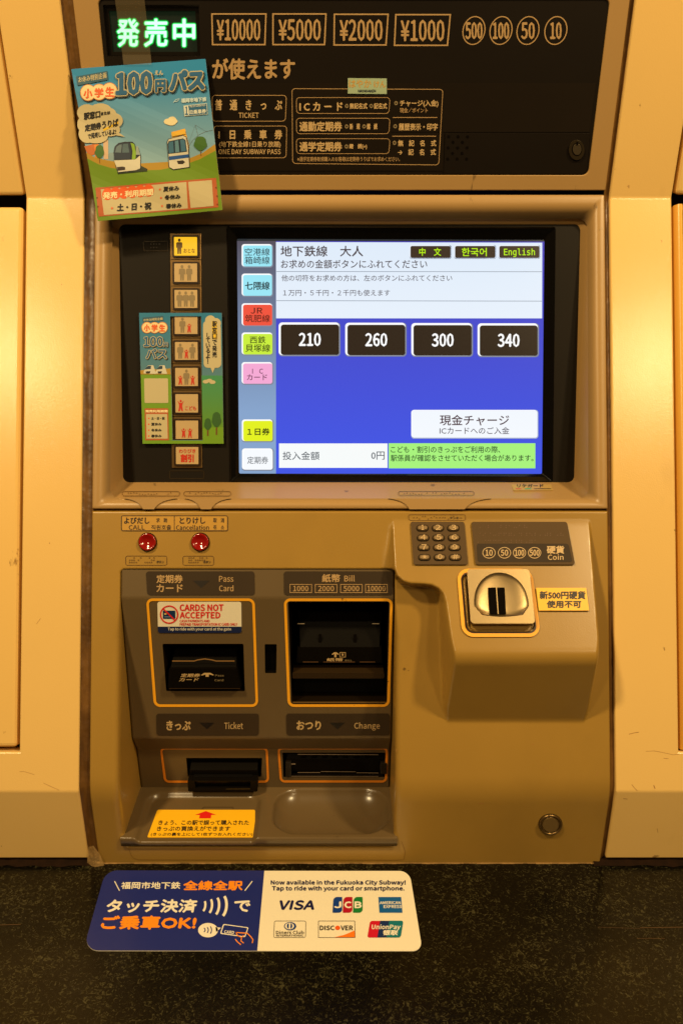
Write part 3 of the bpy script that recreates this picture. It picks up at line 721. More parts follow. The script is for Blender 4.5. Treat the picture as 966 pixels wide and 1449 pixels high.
for _ in range(4):
    g = 1e-5; d = sd_hole(S, A_); gx = (sd_hole(S + g, A_) - sd_hole(S - g, A_)) / (2 * g); gy = (sd_hole(S, A_ + g) - sd_hole(S, A_ - g)) / (2 * g)
    S = np.where(bd, S - d * gx, S); A_ = np.where(bd, A_ - d * gy, A_)
Hh = cover_h(S, A_); Y, Zz, NY, NZ = prof_pos(A_)
Y = Y + NY * Hh; Zz = Zz + NZ * Hh
mb = MB(); vid = -np.ones((nr, nc), int); cnt = 0
for i in range(nr):
    for j in range(nc):
        if useK[i, j]: vid[i, j] = cnt; cnt += 1; mb.v.append(Vector((S[i, j], Y[i, j], Zz[i, j])))
km = mb.m(olive); edges = {}
for i in range(nr - 1):
    for j in range(nc - 1):
        if not fc[i, j]: continue
        q = (vid[i, j], vid[i + 1, j], vid[i + 1, j + 1], vid[i, j + 1]); mb.f.append(tuple(int(x) for x in q)); mb.mi.append(km); mb.sm.append(True)
        for k in range(4):
            e = (int(q[k]), int(q[(k + 1) % 4])); key = (min(e), max(e)); edges[key] = None if key in edges else e
inner = {int(vid[i, j]) for i in range(nr) for j in range(nc) if bd[i, j]}
stepsd = [(0.004, .0), (.03, .001), (.09, .002)]
newv = {}
def ext(vi, k, isin):
    if (vi, k) not in newv:
        p = mb.v[vi]; newv[(vi, k)] = len(mb.v)
        if isin:
            dd, _ = stepsd[k]; mb.v.append(Vector((p.x, p.y + dd, p.z - ([0, .012, .012][k] if p.z < .028 else 0))))
        else: mb.v.append(p + Vector((0, [.003, .02, .05][k], 0)))
    return newv[(vi, k)]
for key, e in list(edges.items()):
    if e is None: continue
    isin = e[0] in inner and e[1] in inner
    prev = e
    for k in range(3):
        nx = (ext(e[0], k, isin), ext(e[1], k, isin)); mb.f.append((prev[1], prev[0], nx[0], nx[1])); mb.mi.append(km); mb.sm.append(True); prev = nx
cover = mb.build('lower_cover', TM, recalc=True)

for pts_, w_, pl_ in (([(751, 1054), (755, 1052)], .8, PM), ([(676, 1137), (684, 1136.5)], .9, PB), ([(790, 1174), (791, 1180)], .7, PB), ([(815, 1186), (828, 1185.5)], .5, PB), ([(742, 1140), (744, 1143)], .5, PB),
                      ([(765, 1083), (771, 1088), (776, 1094)], .4, PM), ([(625, 1183), (626, 1185)], .9, PB), ([(842, 1098), (846, 1092)], .5, PM), ([(693, 1075), (694, 1076)], 1, PM), ([(560, 1060), (561, 1064)], .6, PM)):
    hair(cover, pl_, pts_, w_)
# small plates and print on the cover
mb = MB(); BX = [(172, 729.3), (322.7, 729.3), (322.7, 751.4), (172, 751.4)]
mb.poly(PM, rrq(BX, 2.5), M('call_label_face', (.50, .31, .07), .35), .0004, 0)
mb.ring(PM, BX, 2.5, 1.0, blk, .0006); mb.seg(PM, (247, 730), (247, 751), .9, blk, .0006)
for t, a, bb in (('よびだし', (176, 732.2, 212, 741), .35), ('求　助', (221.5, 733, 236.8, 739.2), .12), ('CALL', (182.7, 743.2, 205.3, 749.4), .15), ('직원호출', (214.6, 742.8, 242.5, 749.6), .08), ('とりけし', (254.5, 732.2, 290.8, 741), .35), ('取　消', (302, 733, 317.4, 739.4), .12), ('Cancellation', (249.6, 743, 296, 749.6), .15), ('취　소', (302, 743, 317.4, 749.6), .1)):
    mb.text(PM, t, *a, blk, .0006, bb)
mb.build('call_label', cover)
for cx in (209.2, 283.7):
    mb = MB(); mb.poly(PM, ell(cx, 767, 13.3, 13.5, 40), blackd, .0004, 0)
    lo = []
    for r_, h in ((12.2, .0003), (12.2, .0026), (11.8, .0032), (11, .0034), (9, .0028), (6, .0018), (3, .0012), (.3, .001)):
        lo.append([PM.P(u, v, h) for u, v in ell(cx, 767, r_, r_, 40)])
    mb.loft(lo, red); mb.build('call_button', TM, recalc=False)
for q, n in (([(178, 786.3), (236.8, 786.3), (236.8, 800), (178, 800)], 6), ([(258.8, 786.5), (303, 786.5), (303, 800), (258.8, 800)], 5)):
    mb = MB(); mb.ring(PM, q, 3, .6, linec, .0005)
    for k in range(n):
        for j in range(3):
            for s_ in (0, 3.2):
                if random.random() < .5: mb.poly(PM, ell(q[0][0] + 6 + k * 6.2 + s_, 789.4 + j * 3.2, 1.05, 1.05, 10), linec, .0005, holes=[ell(q[0][0] + 6 + k * 6.2 + s_, 789.4 + j * 3.2, .6, .6, 10)])
    mb.text(PM, 'ボタン', q[1][0] - 15, 793.2, q[1][0] - 4.5, 796.8, blk, .0006, .12); mb.build('braille_plate', cover)
mb = MB()
mb.ring(PM, [(577, 727.7), (658, 727.7), (658.5, 736.5), (578, 736.5)], 3, .55, linec, .0007)
for k in range(15):
    mb.poly(PM, ell(585 + k * 4 + random.random(), 730.5 + random.randint(0, 2) * 1.9, .75, .7, 8), linec, .0007)
mb.text(PM, 'テンキー', 636, 731.3, 653, 734.6, blk, .0007, .1)
mb.build('braille_plate', cover)
# faint round edged plate below tray, lock
mb = MB(); mb.path(PB, [(183, 1201), (185, 1208), (189, 1214), (196, 1216.3), (300, 1216.6), (560, 1216.8), (571, 1216.4), (573, 1205), (570, 1196), (567.5, 1190)], .55, M('hairline_joint', (.2, .11, .02), .5), .0003)
mb.build('joint_line', cover)
PBl = PB
mb = MB()
lo = [[PBl.P(u, v, h) for u, v in ell(778, 1166, r_, r_ * .87, 40)] for r_, h in ((16.3, .0002), (16.3, .0012), (15.4, .0022), (14.2, .002), (13.4, .0004), (12.3, -.0002), (11.8, .0012), (11, .0016))]
mb.loft(lo[:5], M('lock_ring', (.20, .14, .07), .35, metal=.8)); mb.loft(lo[4:], M('lock_face', (.26, .18, .08), .35, metal=.5), cap=M('lock_face2', (.20, .14, .06), .45, metal=.3))
mb.poly(PBl, ell(778, 1166, 16.9, 14.8, 40), blackd, .00025, holes=[ell(778, 1166, 16.1, 14, 40)])
mb.build('cover_lock', TM)
# chipped white edge where the machine meets the counter
mb = MB(); chip = M('chipped_sealer', (.33, .22, .10), .6, vary=(150, .35))
n = 120
for i in range(n):
    x0, x1 = XML - .003 + (XMR - XML + .006) * i / n, XML - .003 + (XMR - XML + .006) * (i + 1) / n
    w = .0008 + .0005 * math.sin(i * .7) * math.sin(i * .23) + random.uniform(-.0002, .0002)
    mb.add([(x0, A7.y + .002, .0011), (x1, A7.y + .002, .0011), (x1, A7.y - w, .0009), (x0, A7.y - w, .0009), (x1, A7.y - w, .0002), (x0, A7.y - w, .0002)], [(0, 3, 2, 1), (3, 5, 4, 2)], chip)
mb.build('base_sealer', TM)
# torn film at the lower left corner
mb = MB(); pts = [(126, 1197), (134, 1192), (143, 1206), (150, 1224), (137, 1226), (124, 1222)]
c = PB.P(136, 1212, .004); ring_ = [PB.P(u, v, random.uniform(.001, .006)) for u, v in pts]
mb.add([c] + ring_, [(0, i + 1, (i + 1) % 6 + 1) for i in range(6)], clearp); mb.build('torn_film', TM)

# ---- coin unit fittings
mb = MB(); kq = [(580.5, 739), (656, 739), (661.5, 799.5), (584.5, 799.5)]
mb.poly(PC, rrq(inset(kq, -1), 3), blk, .0009, -.001); mb.poly(PC, rrq(kq, 2.5), padm, .0013, .0009)
kp = mb.build('keypad', TM)
keys = ['1', '2', '3', '4', '5', '6', '7', '8', '9', '＊', '0', '#']
for i, t in enumerate(keys):
    r_, c = divmod(i, 3); cu = 597.2 + c * 21.7 + r_ * .9; cvv = 748.3 + r_ * 13.8; w = 8.7; hgt = 4.7
    mb = MB(); q = rr(cu - w, cvv - hgt, cu + w, cvv + hgt, 4.6, 6)
    mb.poly(PC, q, blackp, .0018, .0013, holes=[rr(cu - w + .8, cvv - hgt + .8, cu + w - .8, cvv + hgt - .8, 3.8, 6)])
    lo = [[PC.P(u, v, h) for u, v in rr(cu - w + e_, cvv - hgt + e_, cu + w - e_, cvv + hgt - e_, 4.3 - e_ * .5, 6)] for e_, h in ((.9, .0013), (1.0, .0024), (1.5, .0030), (2.4, .0032))]
    mb.loft(lo, keym, cap=keym)
    wd = 1.9 if t == '1' else 3.6
    if t == '0': wd = 3.2
    mb.text(PC, t if t != '＊' else '✳', cu - wd, cvv - 3.7, cu + wd, cvv + 3.3, tan2, .0034, .12) if t != '＊' else [mb.seg(PC, (cu - 3.2 * math.cos(R(a)), cvv - 3 * math.sin(R(a))), (cu + 3.2 * math.cos(R(a)), cvv + 3 * math.sin(R(a))), .9, tan2, .0034 + a * 1e-7) for a in (0, 60, 120)]
    mb.build('key', kp)
mb = MB(); cq = [(666, 739), (801, 739), (812.5, 799.5), (672, 799.5)]
mb.poly(PC, rrq(inset(cq, -.8), 3), blk, .0008, -.001); mb.poly(PC, rrq(cq, 3), padm, .0012, .0008)
mb.poly(PC, rrq([(673.5, 770), (803, 770), (809, 796), (675, 796)], 3.5), plate, .0014)
for cx, t, w in ((691, '10', 5), (712.8, '50', 5.2), (734, '100', 6.5), (755.3, '500', 6.8)):
    mb.poly(PC, ell(cx, 783, 9.2, 8, 32), tan2, .0016, holes=[ell(cx, 783, 8.3, 7.1, 32)]); mb.text(PC, t, cx - w, 778.8, cx + w, 787.2, tan2, .0016, .3)
mb.text(PC, '硬貨', 772.5, 773.5, 797, 784, tan2, .0016, .4); mb.text(PC, 'Coin', 774, 785.5, 796, 793, tan2, .0016, .15)
for row, n in ((744.5, 10), (755.5, 17), (765.5, 12)):
    for k in range(n):
        for j in range(2):
            for s_ in (0, 2.9):
                if random.random() < .42: mb.poly(PC, ell(675.5 + k * 7.3 + s_, row + j * 2.8, .8, .8, 8), linec, .0015)
cl = mb.build('coin_label_plate', TM)
mb = MB(); yq = [(645.5, 805), (752, 805), (764.5, 901.5), (653.5, 901.5)]
mb.ring(PC, inset(yq, -.8), 17, 6.4, C('#3a1c0a'), .0004, n=8); mb.ring(PC, yq, 16.5, 5.0, yellow, .0006, n=8)
mb.build('yellow_outline', TM)
mb = MB()
bq = [(655, 812), (749, 812), (756.5, 893.5), (661, 893.5)]
mb.loft([rl(PC, inset(bq, -1.6), 9, .0002), rl(PC, inset(bq, -1.2), 9, .003), rl(PC, inset(bq, .6), 8, .0042)], M('dark_chrome', (.28, .19, .08), .25, metal=.9))
def arch(q, k=0.):
    """arch outline: flat sill, domed top"""
    u0, u1, vt, vb = q; c = (u0 + u1) / 2; rx = (u1 - u0) / 2; pts = []
    for i in range(25):
        a = math.pi * i / 24; pts.append((c - rx * math.cos(a) * (1 + 0), vb - 16 * (1 if vb > 860 else .8) - (vb - 16 - vt) * math.sin(a) ** .9))
    for i in range(1, 8):
        t = i / 8; pts.append((u1 - (u1 - u0) * t + (vb - 862) * 0, vb - 5 + 4.5 * math.sin(math.pi * t)))
    return pts
uq = [(658.5, 809.5), (746, 809.5), (754, 886), (664, 886)]
aq = arch((668, 744.5, 814.5, 877))
HT = .0085
skw = lambda pts: [(u + (v - 845) * .07 - 0.5, v) for u, v in pts]
aq = skw(aq)
mb.poly(PC, rrq(uq, 5), steel, HT, .003, holes=[aq])
mid = (708, 851)
def shr(pts, k, c=(702.5, 850)): return [(c[0] + (u - c[0]) * k, c[1] + (v - c[1]) * k) for u, v in pts]
cc_ = (703.5, 868)
mb.loft([[PC.P(u, v, HT) for u, v in aq], [PC.P(u, v, HT - .0006) for u, v in shr(aq, .985, cc_)], [PC.P(u, v, HT - .0016) for u, v in shr(aq, .91, cc_)], [PC.P(u, v, HT - .0027) for u, v in shr(aq, .77, cc_)], [PC.P(u, v, HT - .0035) for u, v in shr(aq, .58, cc_)], [PC.P(u, v, HT - .0039) for u, v in shr(aq, .3, cc_)]], steel, cap=steel)
co = mb.build('coin_entry', TM, bevel=.0012, seg=3, ang=60, recalc=True)
mb = MB()
Pslot = PC.off(HT - .0026)
lo = [(690.3, 831.5), (713.3, 831.5), (715.5, 869), (693.2, 869)]
mb.poly(Pslot, rrq(lo, .8), blackd, .0004, -.006)
mb.build('coin_slot', co)
mb = MB(); mb.poly(Pslot, [(700.8, 831.5), (702.2, 831.5), (704.8, 869), (703.4, 869)], steel, .0010, .0002); mb.build('slot_divider', co)

# ---- insert panel (taupe) with openings
XI0, XI1 = -.2066, .0490
ip = empty('insert_group', (0, 0, 0), '', '') if False else None
mb = MB()
ta, tb2 = GI.L(483, 806)[1], GI.L(483, 846)[1]
mb.poly(GI, [(XI0, ta), (XI1, ta), (XI1, tb2), (XI0, tb2)], insertm, loc=True)
cardq = [(230, 911), (344.5, 911), (346.5, 978), (235.5, 978)]; billq = [(407.5, 851.5), (550.5, 851.5), (547, 996), (412.5, 996)]; eyeq = [(374.5, 911.5), (391.5, 911.5), (391, 952.5), (375, 952.5)]
ti = PI.L(483, 846)[1]; 
mb.poly(PI, [(XI0, ti), (XI1, ti), (XI1, 0), (XI0, 0)] if False else [(XI0, (i1 - i2).length), (XI1, (i1 - i2).length), (XI1, 0), (XI0, 0)], insertm, loc=True, holes=[]) if False else None
def polymix(pl, outer_loc, holes_px, mat):
    loops = [outer_loc] + [[pl.L(*p) for p in h] for h in holes_px]
    mb.poly(pl, loops[0], mat, 0, holes=loops[1:], loc=True)
polymix(PI, [(XI0, (i1 - i2).length), (XI1, (i1 - i2).length), (XI1, 0), (XI0, 0)], [rrq(cardq, 2), rrq(billq, 2), rrq(eyeq, 1.5)], insertm)
mb.add([(XI0, i2.y, i2.z), (XI1, i2.y, i2.z), (XI1, i3.y, i3.z), (XI0, i3.y, i3.z)], [(0, 3, 2, 1)], insertm)
tkq = [(263.5, 1072.5), (371, 1072.5), (369.5, 1099), (266, 1099)]; chq = [(399.5, 1065), (549.5, 1065), (548, 1099.5), (401, 1099.5)]
polymix(PL, [(XI0, (i3 - i4).length), (XI1, (i3 - i4).length), (XI1, 0), (XI0, 0)], [rrq(tkq, 1), rrq([(u if u < 549 else 548.5, v) for u, v in chq], 1)], insertm)
for x in (XI0, XI1):
    s_ = [(x, p.y, p.z) for p in (GI.W(0, ta), i1, i2, i3, i4)]; s2 = [(x, .86, z) for _, _, z in s_]
    mb.loft([s_, s2], insertm, closed=False, smooth=False)
ins = mb.build('insert_panel', TM, weld=True, bevel=.0018, seg=3, ang=12)
def recess(pl, q, r, depth, taper, name, side, back, parent, n=4):
    mb = MB(); c = [sum(p[0] for p in q) / 4, sum(p[1] for p in q) / 4]
    a = [pl.W(*pl.L(u, v), 0) for u, v in rrq(q, r, n)]; c3 = pl.P(*c)
    b2 = [c3 + (p - c3) * taper - pl.n * depth for p in a]; mb.loft([a, b2], side, cap=back, smooth=False)
    return mb.build(name, parent)
recess(PI, cardq, 2, .035, .96, 'card_recess', hoodm, blackd, ins); recess(PI, eyeq, 1.5, .006, .98, 'sensor_window', blackp, gloss, ins)
recess(PI, billq, 2, .06, .97, 'bill_recess', hoodm, blackd, ins)
recess(PL, tkq, 1, .03, .98, 'ticket_recess', blackd, blackd, ins); recess(PL, chq[:1] + [(548.5, 1065), (547.5, 1099.5)] + chq[3:], 1, .02, .98, 'change_recess', blackd, blackd, ins)
# header plates, guides and lettering on insert
mb = MB()
for q in ([(207, 808.5), (360, 808.5), (360.5, 842), (209, 842)], [(401.5, 808.5), (555.5, 808.5), (555, 842), (402, 842)]):
    mb.poly(GI, rrq(q, 4), plate, .0007, 0)
a_ = .0009
mb.text(GI, '定期券', 222, 813.5, 259, 824.8, tan, a_, .35); mb.text(GI, 'カード', 222, 827, 259, 837.6, tan, a_, .35)
mb.text(GI, 'Pass', 310.3, 815, 330.5, 823.2, tan, a_, .15); mb.text(GI, 'Card', 310.3, 828, 330.5, 836.6, tan, a_, .15)
mb.poly(GI, [(273.5, 821.5), (297, 821.5), (285, 832)], C('#1c140c'), a_)
mb.text(GI, '紙幣', 455.6, 812.6, 481, 823.6, tan, a_, .35); mb.text(GI, 'Bill', 487, 814, 501.7, 822.8, tan, a_, .15)
for u0, u1, t, p in ((410, 441.3, '1000', 5), (445.6, 477, '2000', 4.5), (481.3, 512.6, '5000', 4.5), (516.5, 548, '10000', 3)):
    mb.ring(GI, [(u0, 826.5), (u1, 826.5), (u1, 838.8), (u0, 838.8)], .1, .8, tan, a_); mb.text(GI, t, u0 + p, 829, u1 - p, 836.5, tan, a_, .2)
mb.build('heading_plate', ins)
mb = MB()
for q, t, ta_, tri, t2, tb_ in (([(221.5, 1009.6), (366, 1009.6), (366, 1040), (222, 1040)], 'きっぷ', (236, 1019.5, 270, 1032.4), (282.6, 303.5), 'Ticket', (317.6, 1021.3, 344, 1031)), ([(405, 1009.6), (551, 1009.6), (550.5, 1040), (405.5, 1040)], 'おつり', (419.6, 1019.5, 454, 1032), (466.5, 488), 'Change', (501, 1021.6, 537, 1033))):
    mb.poly(PI, rrq(q, 3.5), plate, .0007, 0); mb.text(PI, t, *ta_, tan2, .0009, .5); mb.text(PI, t2, *tb_, tan2, .0009, .12)
    mb.poly(PI, [(tri[0], 1022), (tri[1], 1022), (sum(tri) / 2, 1031.2)], C('#120c06'), .0009)
mb.build('outlet_plate', ins)
mb = MB()
mb.ring(PI, [(207, 846.5), (360.5, 846.5), (365.5, 1000), (218, 1000)], 9, 3.7, yellow, .0005)
mb.ring(PI, [(401.5, 846.5), (555.5, 846.5), (551, 1000), (407, 1000)], 9, 3.8, yellow, .0005); mb.build('yellow_outline', ins)
mb = MB()
mb.ring(PL, [(226.5, 1056.8), (379, 1056.8), (381, 1107.3), (232.5, 1107.3)], 7, 3.2, orange, .0004)
mb.ring(PL, [(392.5, 1056.8), (548.6, 1056.8), (547.4, 1107), (396, 1107)], 7, 3.2, orange, .0004); mb.build('orange_outline', ins)
# card mouthpiece
mb = MB()
def prism(mb, pl, quads, mat):
    """solid through successive quads given as (px quad, height)"""
    loops = [[pl.P(u, v, h) for u, v in q] for q, h in quads]; mb.loft(loops, mat, cap=mat, smooth=False)
prism(mb, PI, [([(243, 922), (333, 922), (345, 974), (237, 974)], -.03), ([(243, 934), (333, 934), (344, 972), (237, 972)], -.012), ([(242, 945), (335, 945), (342, 970), (238, 970)], .004)], blackp)
mb.poly(PI, rrq([(241, 942), (336, 942), (341.5, 969), (239.5, 969)], 2), blackp, .0062, .003)
mb.path(PI, [(244, 935), (275, 935), (280, 933.4), (290, 932), (300, 933.4), (306, 935), (332, 935)], 1.5, M('worn_edge', (.30, .18, .08), .35), .0005)
mb.seg(PI, (241, 969.7), (341, 969.7), .9, C('#3c2a18', .3), .0064)
t_ = .0066
mb.text(PI, '定期券', 257, 948.6, 283.8, 953.6, tan2, t_, .15, sk=2); mb.text(PI, 'カード', 255, 954.8, 281.5, 959.4, tan2, t_, .15, sk=2)
mb.poly(PI, [(286, 950.6), (290.5, 947.6), (299.5, 947.6), (304, 950.4), (303.3, 951.2), (298, 949.8), (297, 949.8), (297, 953), (292.5, 953), (292.5, 949.8), (287, 951.4)], tan2, t_)
mb.text(PI, 'Pass', 306, 950, 318, 952.6, grayp, t_, .1); mb.text(PI, 'Card', 305, 956.3, 317.5, 959.2, grayp, t_, .1)
mb.build('card_mouthpiece', ins, bevel=.0006)
# bill mouthpiece
mb = MB()
prism(mb, PI, [([(418, 880), (544, 880), (547, 952), (414, 952)], -.05), ([(419, 886), (543, 886), (545, 950), (415, 950)], -.036), ([(422, 893), (540, 893), (543, 948), (418, 948)], -.022), ([(424, 922), (537, 922), (540, 944), (420, 944)], -.010)], blackp)
for u in (452, 502): mb.seg(PI, (u + .5, 905), (u, 940), 4, blackp, -.012)
t_ = -.0085
mb.poly(PI, [(420, 922), (540, 922), (541, 944), (419, 944)], blackp, -.009, -.02)
for u0, u1 in ((428, 450), (457, 502), (509, 531)): mb.seg(PI, (u0, 942.6), (u1, 942.6), .7, C('#77543a', .3), -.0087)
for u0, u1 in ((420, 430), (527, 537)): mb.seg(PI, (u0, 890), (u1, 890), 1, C('#a0907c', .3), -.012)
mb.text(PI, '紙幣', 462, 937, 485, 941.4, tan2, t_, .2); mb.text(PI, 'BILL', 488, 939.2, 498, 941.2, grayp, t_, .1)
mb.poly(PI, [(469, 931.5), (472.5, 928.6), (476, 928.6), (479.5, 931.3), (478.5, 932.2), (475.8, 931), (475.8, 935.7), (472.8, 935.7), (472.8, 931), (470, 932.3)], tan2, t_)
mb.ring(PI, [(480.3, 928.6), (489, 928.6), (489, 935.8), (480.3, 935.8)], .3, .7, tan2, t_); mb.text(PI, '¥', 483, 930, 486.3, 933.8, tan2, t_, .2)
mb.build('bill_mouthpiece', ins, bevel=.0006)
mb = MB(); bar = M('bill_lip', (.026, .016, .007), .45, spec=.2)
mb.poly(PI, rrq([(413, 953.5), (544, 953.5), (543.5, 961.5), (413.5, 961.5)], 2), bar, -.002, -.03)
mb.poly(PI, [(414, 965), (543, 965), (545, 994), (414.5, 994)], C('#0a0705', .3), -.02, -.05)
mb.poly(PI, [(414, 994.2), (546, 994.2), (546, 995.4), (413.5, 995.4)], C('#8a6a40', .3), -.0015)
mb.build('bill_lip', ins, bevel=.001)
# ticket chute and change shutter
mb = MB()
prism(mb, PL, [([(270, 1076), (364, 1076), (365, 1098), (269, 1098)], -.02), ([(270, 1084), (365, 1084), (366, 1106), (269, 1106)], .006)], blackp)
mb.poly(PL, rrq([(268.5, 1091), (366.5, 1091), (366, 1106.5), (269.5, 1106.5)], 2), blackp, .014, .002, holes=[rrq([(278, 1092), (356.5, 1092), (356, 1102), (280, 1102)], 1)])
mb.poly(PL, [(276, 1090), (358, 1090), (358, 1104), (276, 1104)], C('#0b0806', .3), .009, 0)
mb.seg(PL, (322, 1102.5), (356, 1102), 2.2, C('#191208', .3), .0145); mb.seg(PL, (275, 1082), (358, 1082), .7, C('#2e2216', .3), -.002)
mb.build('ticket_chute', ins, bevel=.0006)
mb = MB()
prism(mb, PL, [([(403, 1068), (547, 1068), (547, 1097), (403, 1097)], -.012), ([(405, 1079), (545, 1079), (546, 1094), (404, 1094)], -.004)], blackp)
shl = C('#8c7a66', .25)
for s_ in (((421, 1066.7), (535, 1067.2), .9), ((407, 1080.5), (418, 1080.3), 1.5), ((538, 1082), (548, 1081.8), 1.6), ((421, 1092.3), (453, 1092.3), .8), ((454, 1091), (503, 1091.3), .7), ((504, 1092.6), (535, 1093), .8), ((404, 1097.6), (535, 1097.8), .7)): mb.seg(PL, *s_, shl, .0008)
for k in range(7): mb.poly(PL, rr(426 + k * 15, 1071, 432 + k * 15, 1076), blackd, -.0035)
mb.poly(PL, [(404, 1078), (412, 1078), (412, 1098), (404, 1098)], C('#1c1610', .3), .0015, -.004); mb.poly(PL, [(538, 1079), (547, 1079), (547, 1094), (538, 1094)], C('#1c1610', .3), .0015, -.004)
mb.build('change_shutter', ins, bevel=.0005)

# ---- delivery tray
y0t, y1t = f1.y - .0005, i4.y
def tk(u, v): w = PTR.P(u, v); return (w.x, w.y)
L0 = tk(213, 1184)[0]; 
gx = np.linspace(XI0 - .0035, XI1 + .004, 190); gy = np.linspace(y0t, y1t + .002, 64)
X, Yg = np.meshgrid(gx, gy)
zb = f1.z + (i4.z - f1.z) * (Yg - f1.y) / (i4.y - f1.y)
def sdrect(x, y, x0, x1, ya, yb2, r):
    qx = np.abs(x - (x0 + x1) / 2) - (x1 - x0) / 2 + r; qy = np.abs(y - (ya + yb2) / 2) - (yb2 - ya) / 2 + r
    return -(np.hypot(np.maximum(qx, 0), np.maximum(qy, 0)) + np.minimum(np.maximum(qx, qy), 0) - r)
def sstep(t): t = np.clip(t, 0, 1); return t * t * (3 - 2 * t)
xd = tk(378, 1150)[0]; xc0 = tk(386, 1150)[0]
dl = sdrect(X, Yg, XI0 + .008, xd - .006, y0t - .03, y1t - .006, .016)
zb = zb - .0045 * sstep(dl / .007)
dc = sdrect(X, Yg, xc0, XI1 - .002, y0t + .005, y1t - .002, .026)
zb = zb - .0155 * np.sqrt(1 - (1 - np.clip(dc / .031, 0, 1)) ** 2) ** 1.25
mb = MB(); km = mb.m(trayc); nr2, nc2 = X.shape
mb.v = [Vector((X[i, j], Yg[i, j], zb[i, j])) for i in range(nr2) for j in range(nc2)]
for i in range(nr2 - 1):
    for j in range(nc2 - 1): mb.f.append((i * nc2 + j, i * nc2 + j + 1, (i + 1) * nc2 + j + 1, (i + 1) * nc2 + j)); mb.mi.append(km); mb.sm.append(True)
# front lip, following the foot of the cover
prev = list(range(nc2)); last = None
for dy, dz in ((-.0008, -.0006), (-.0012, -.0018), (-.0004, -.0085), (.006, -.0100)):
    base = len(mb.v)
    for j in range(nc2):
        p = mb.v[j]; zz = p.z if dz > -.003 else f1.z - .001
        mb.v.append(Vector((p.x, p.y + dy, zz + dz)))
    cur = [base + j for j in range(nc2)]
    for j in range(nc2 - 1): mb.f.append((prev[j], cur[j], cur[j + 1], prev[j + 1])); mb.mi.append(km); mb.sm.append(True)
    prev = cur
tray = mb.build('delivery_tray', TM, recalc=True)
mb = MB(); mb.ring(PTR, [(287, 1137), (330, 1137), (329, 1145.5), (284, 1145.5)], 1, .6, M('faint_label_edge', (.07, .045, .02), .4), -.0040); mb.build('clear_sticker', tray)

# ================================================================== NOTICES
def sheet(pl, q, r, mat, h1, h0, mb): mb.poly(pl, rrq(q, r), mat, h1, h0)
# cards not accepted
mb = MB(); q = [(223, 851.5), (341.5, 851.5), (342, 895), (224, 895)]
mb.poly(PI, rrq(q, 3), paperw, .0006, .0002); mb.poly(PI, rrq([(223.8, 886.2), (341.8, 886.2), (342, 895), (224, 895)], [0, 0, 3, 3]), C('#14204a'), .0008)
mb.text(PI, 'CARDS NOT', 254.8, 854.8, 316.5, 863.8, redp, .0009, .5); mb.text(PI, 'ACCEPTED', 254.8, 865.6, 312, 874.2, redp, .0009, .5)
mb.text(PI, 'CASH PAYMENTS AND', 254.8, 876.3, 297, 879.8, redp, .0009, .12); mb.text(PI, 'PREPAID TRANSPORTATION IC CARD ONLY', 254.8, 881, 336, 884.8, redp, .0009, .12)
mb.text(PI, 'Tap to ride with your card at the gate', 238, 887.4, 327.4, 892.6, white, .0009, .1)
mb.poly(PI, rr(231, 863.5, 248.5, 875, 1), C('#123058'), .0009); mb.poly(PI, rr(232.8, 867, 236, 869.3), C('#d8b868'), .00095); mb.seg(PI, (233, 872.3), (241, 872.3), .8, C('#8aa0c0'), .00095)
mb.poly(PI, ell(239.8, 869, 13, 13, 36), redp, .0010, holes=[ell(239.8, 869, 11.2, 11.2, 36)]); mb.seg(PI, (231.3, 860.6), (248.2, 877.3), 1.9, redp, .00105)
tag(mb.build('card_notice'), 'white sticker reading cards not accepted, above the card slot', 'sticker')
# new 500 yen coin notice
mb = MB(); q = [(757.5, 832.5), (828, 832.5), (832.5, 864.5), (761.5, 864.5)]
mb.poly(PC, q, ylab, .0014, .0002)
mb.text(PC, '新500円硬貨', 762.5, 837.5, 827, 848.3, blk, .0016, .5); mb.text(PC, '使用不可', 772.5, 850.8, 821, 860.6, blk, .0016, .5)
tag(mb.build('coin_notice'), 'small yellow sticker with black characters right of the coin slot', 'sticker')
# ticket exchange notice in tray
mb = MB(); PTl = PTR.off(-.0045); q = [(223, 1146.5), (361, 1146.5), (360.5, 1185.5), (208.5, 1185.5)]
mb.poly(PTl, rrq(q, 2), ylab, .0006, .0001)
mb.poly(PTl, [(276, 1154), (291.5, 1148.6), (306, 1154), (299, 1154), (298.5, 1158.8), (282, 1158.8), (283, 1154)], redp, .0008)
mb.text(PTl, 'きょう、この駅で誤って購入された', 224.3, 1161.4, 352, 1168.3, blk, .0008, .15, sk=.8); mb.text(PTl, 'きっぷの買換えができます', 222, 1170, 325.5, 1176.8, blk, .0008, .15, sk=.8)
mb.text(PTl, '(きっぷの裏を上にして1枚ずつお入れください)', 213.5, 1179, 357, 1184.4, blk, .0008, .1, sk=.8)
tag(mb.build('exchange_notice'), 'yellow sticker with a red arrow lying in the ticket tray', 'sticker')

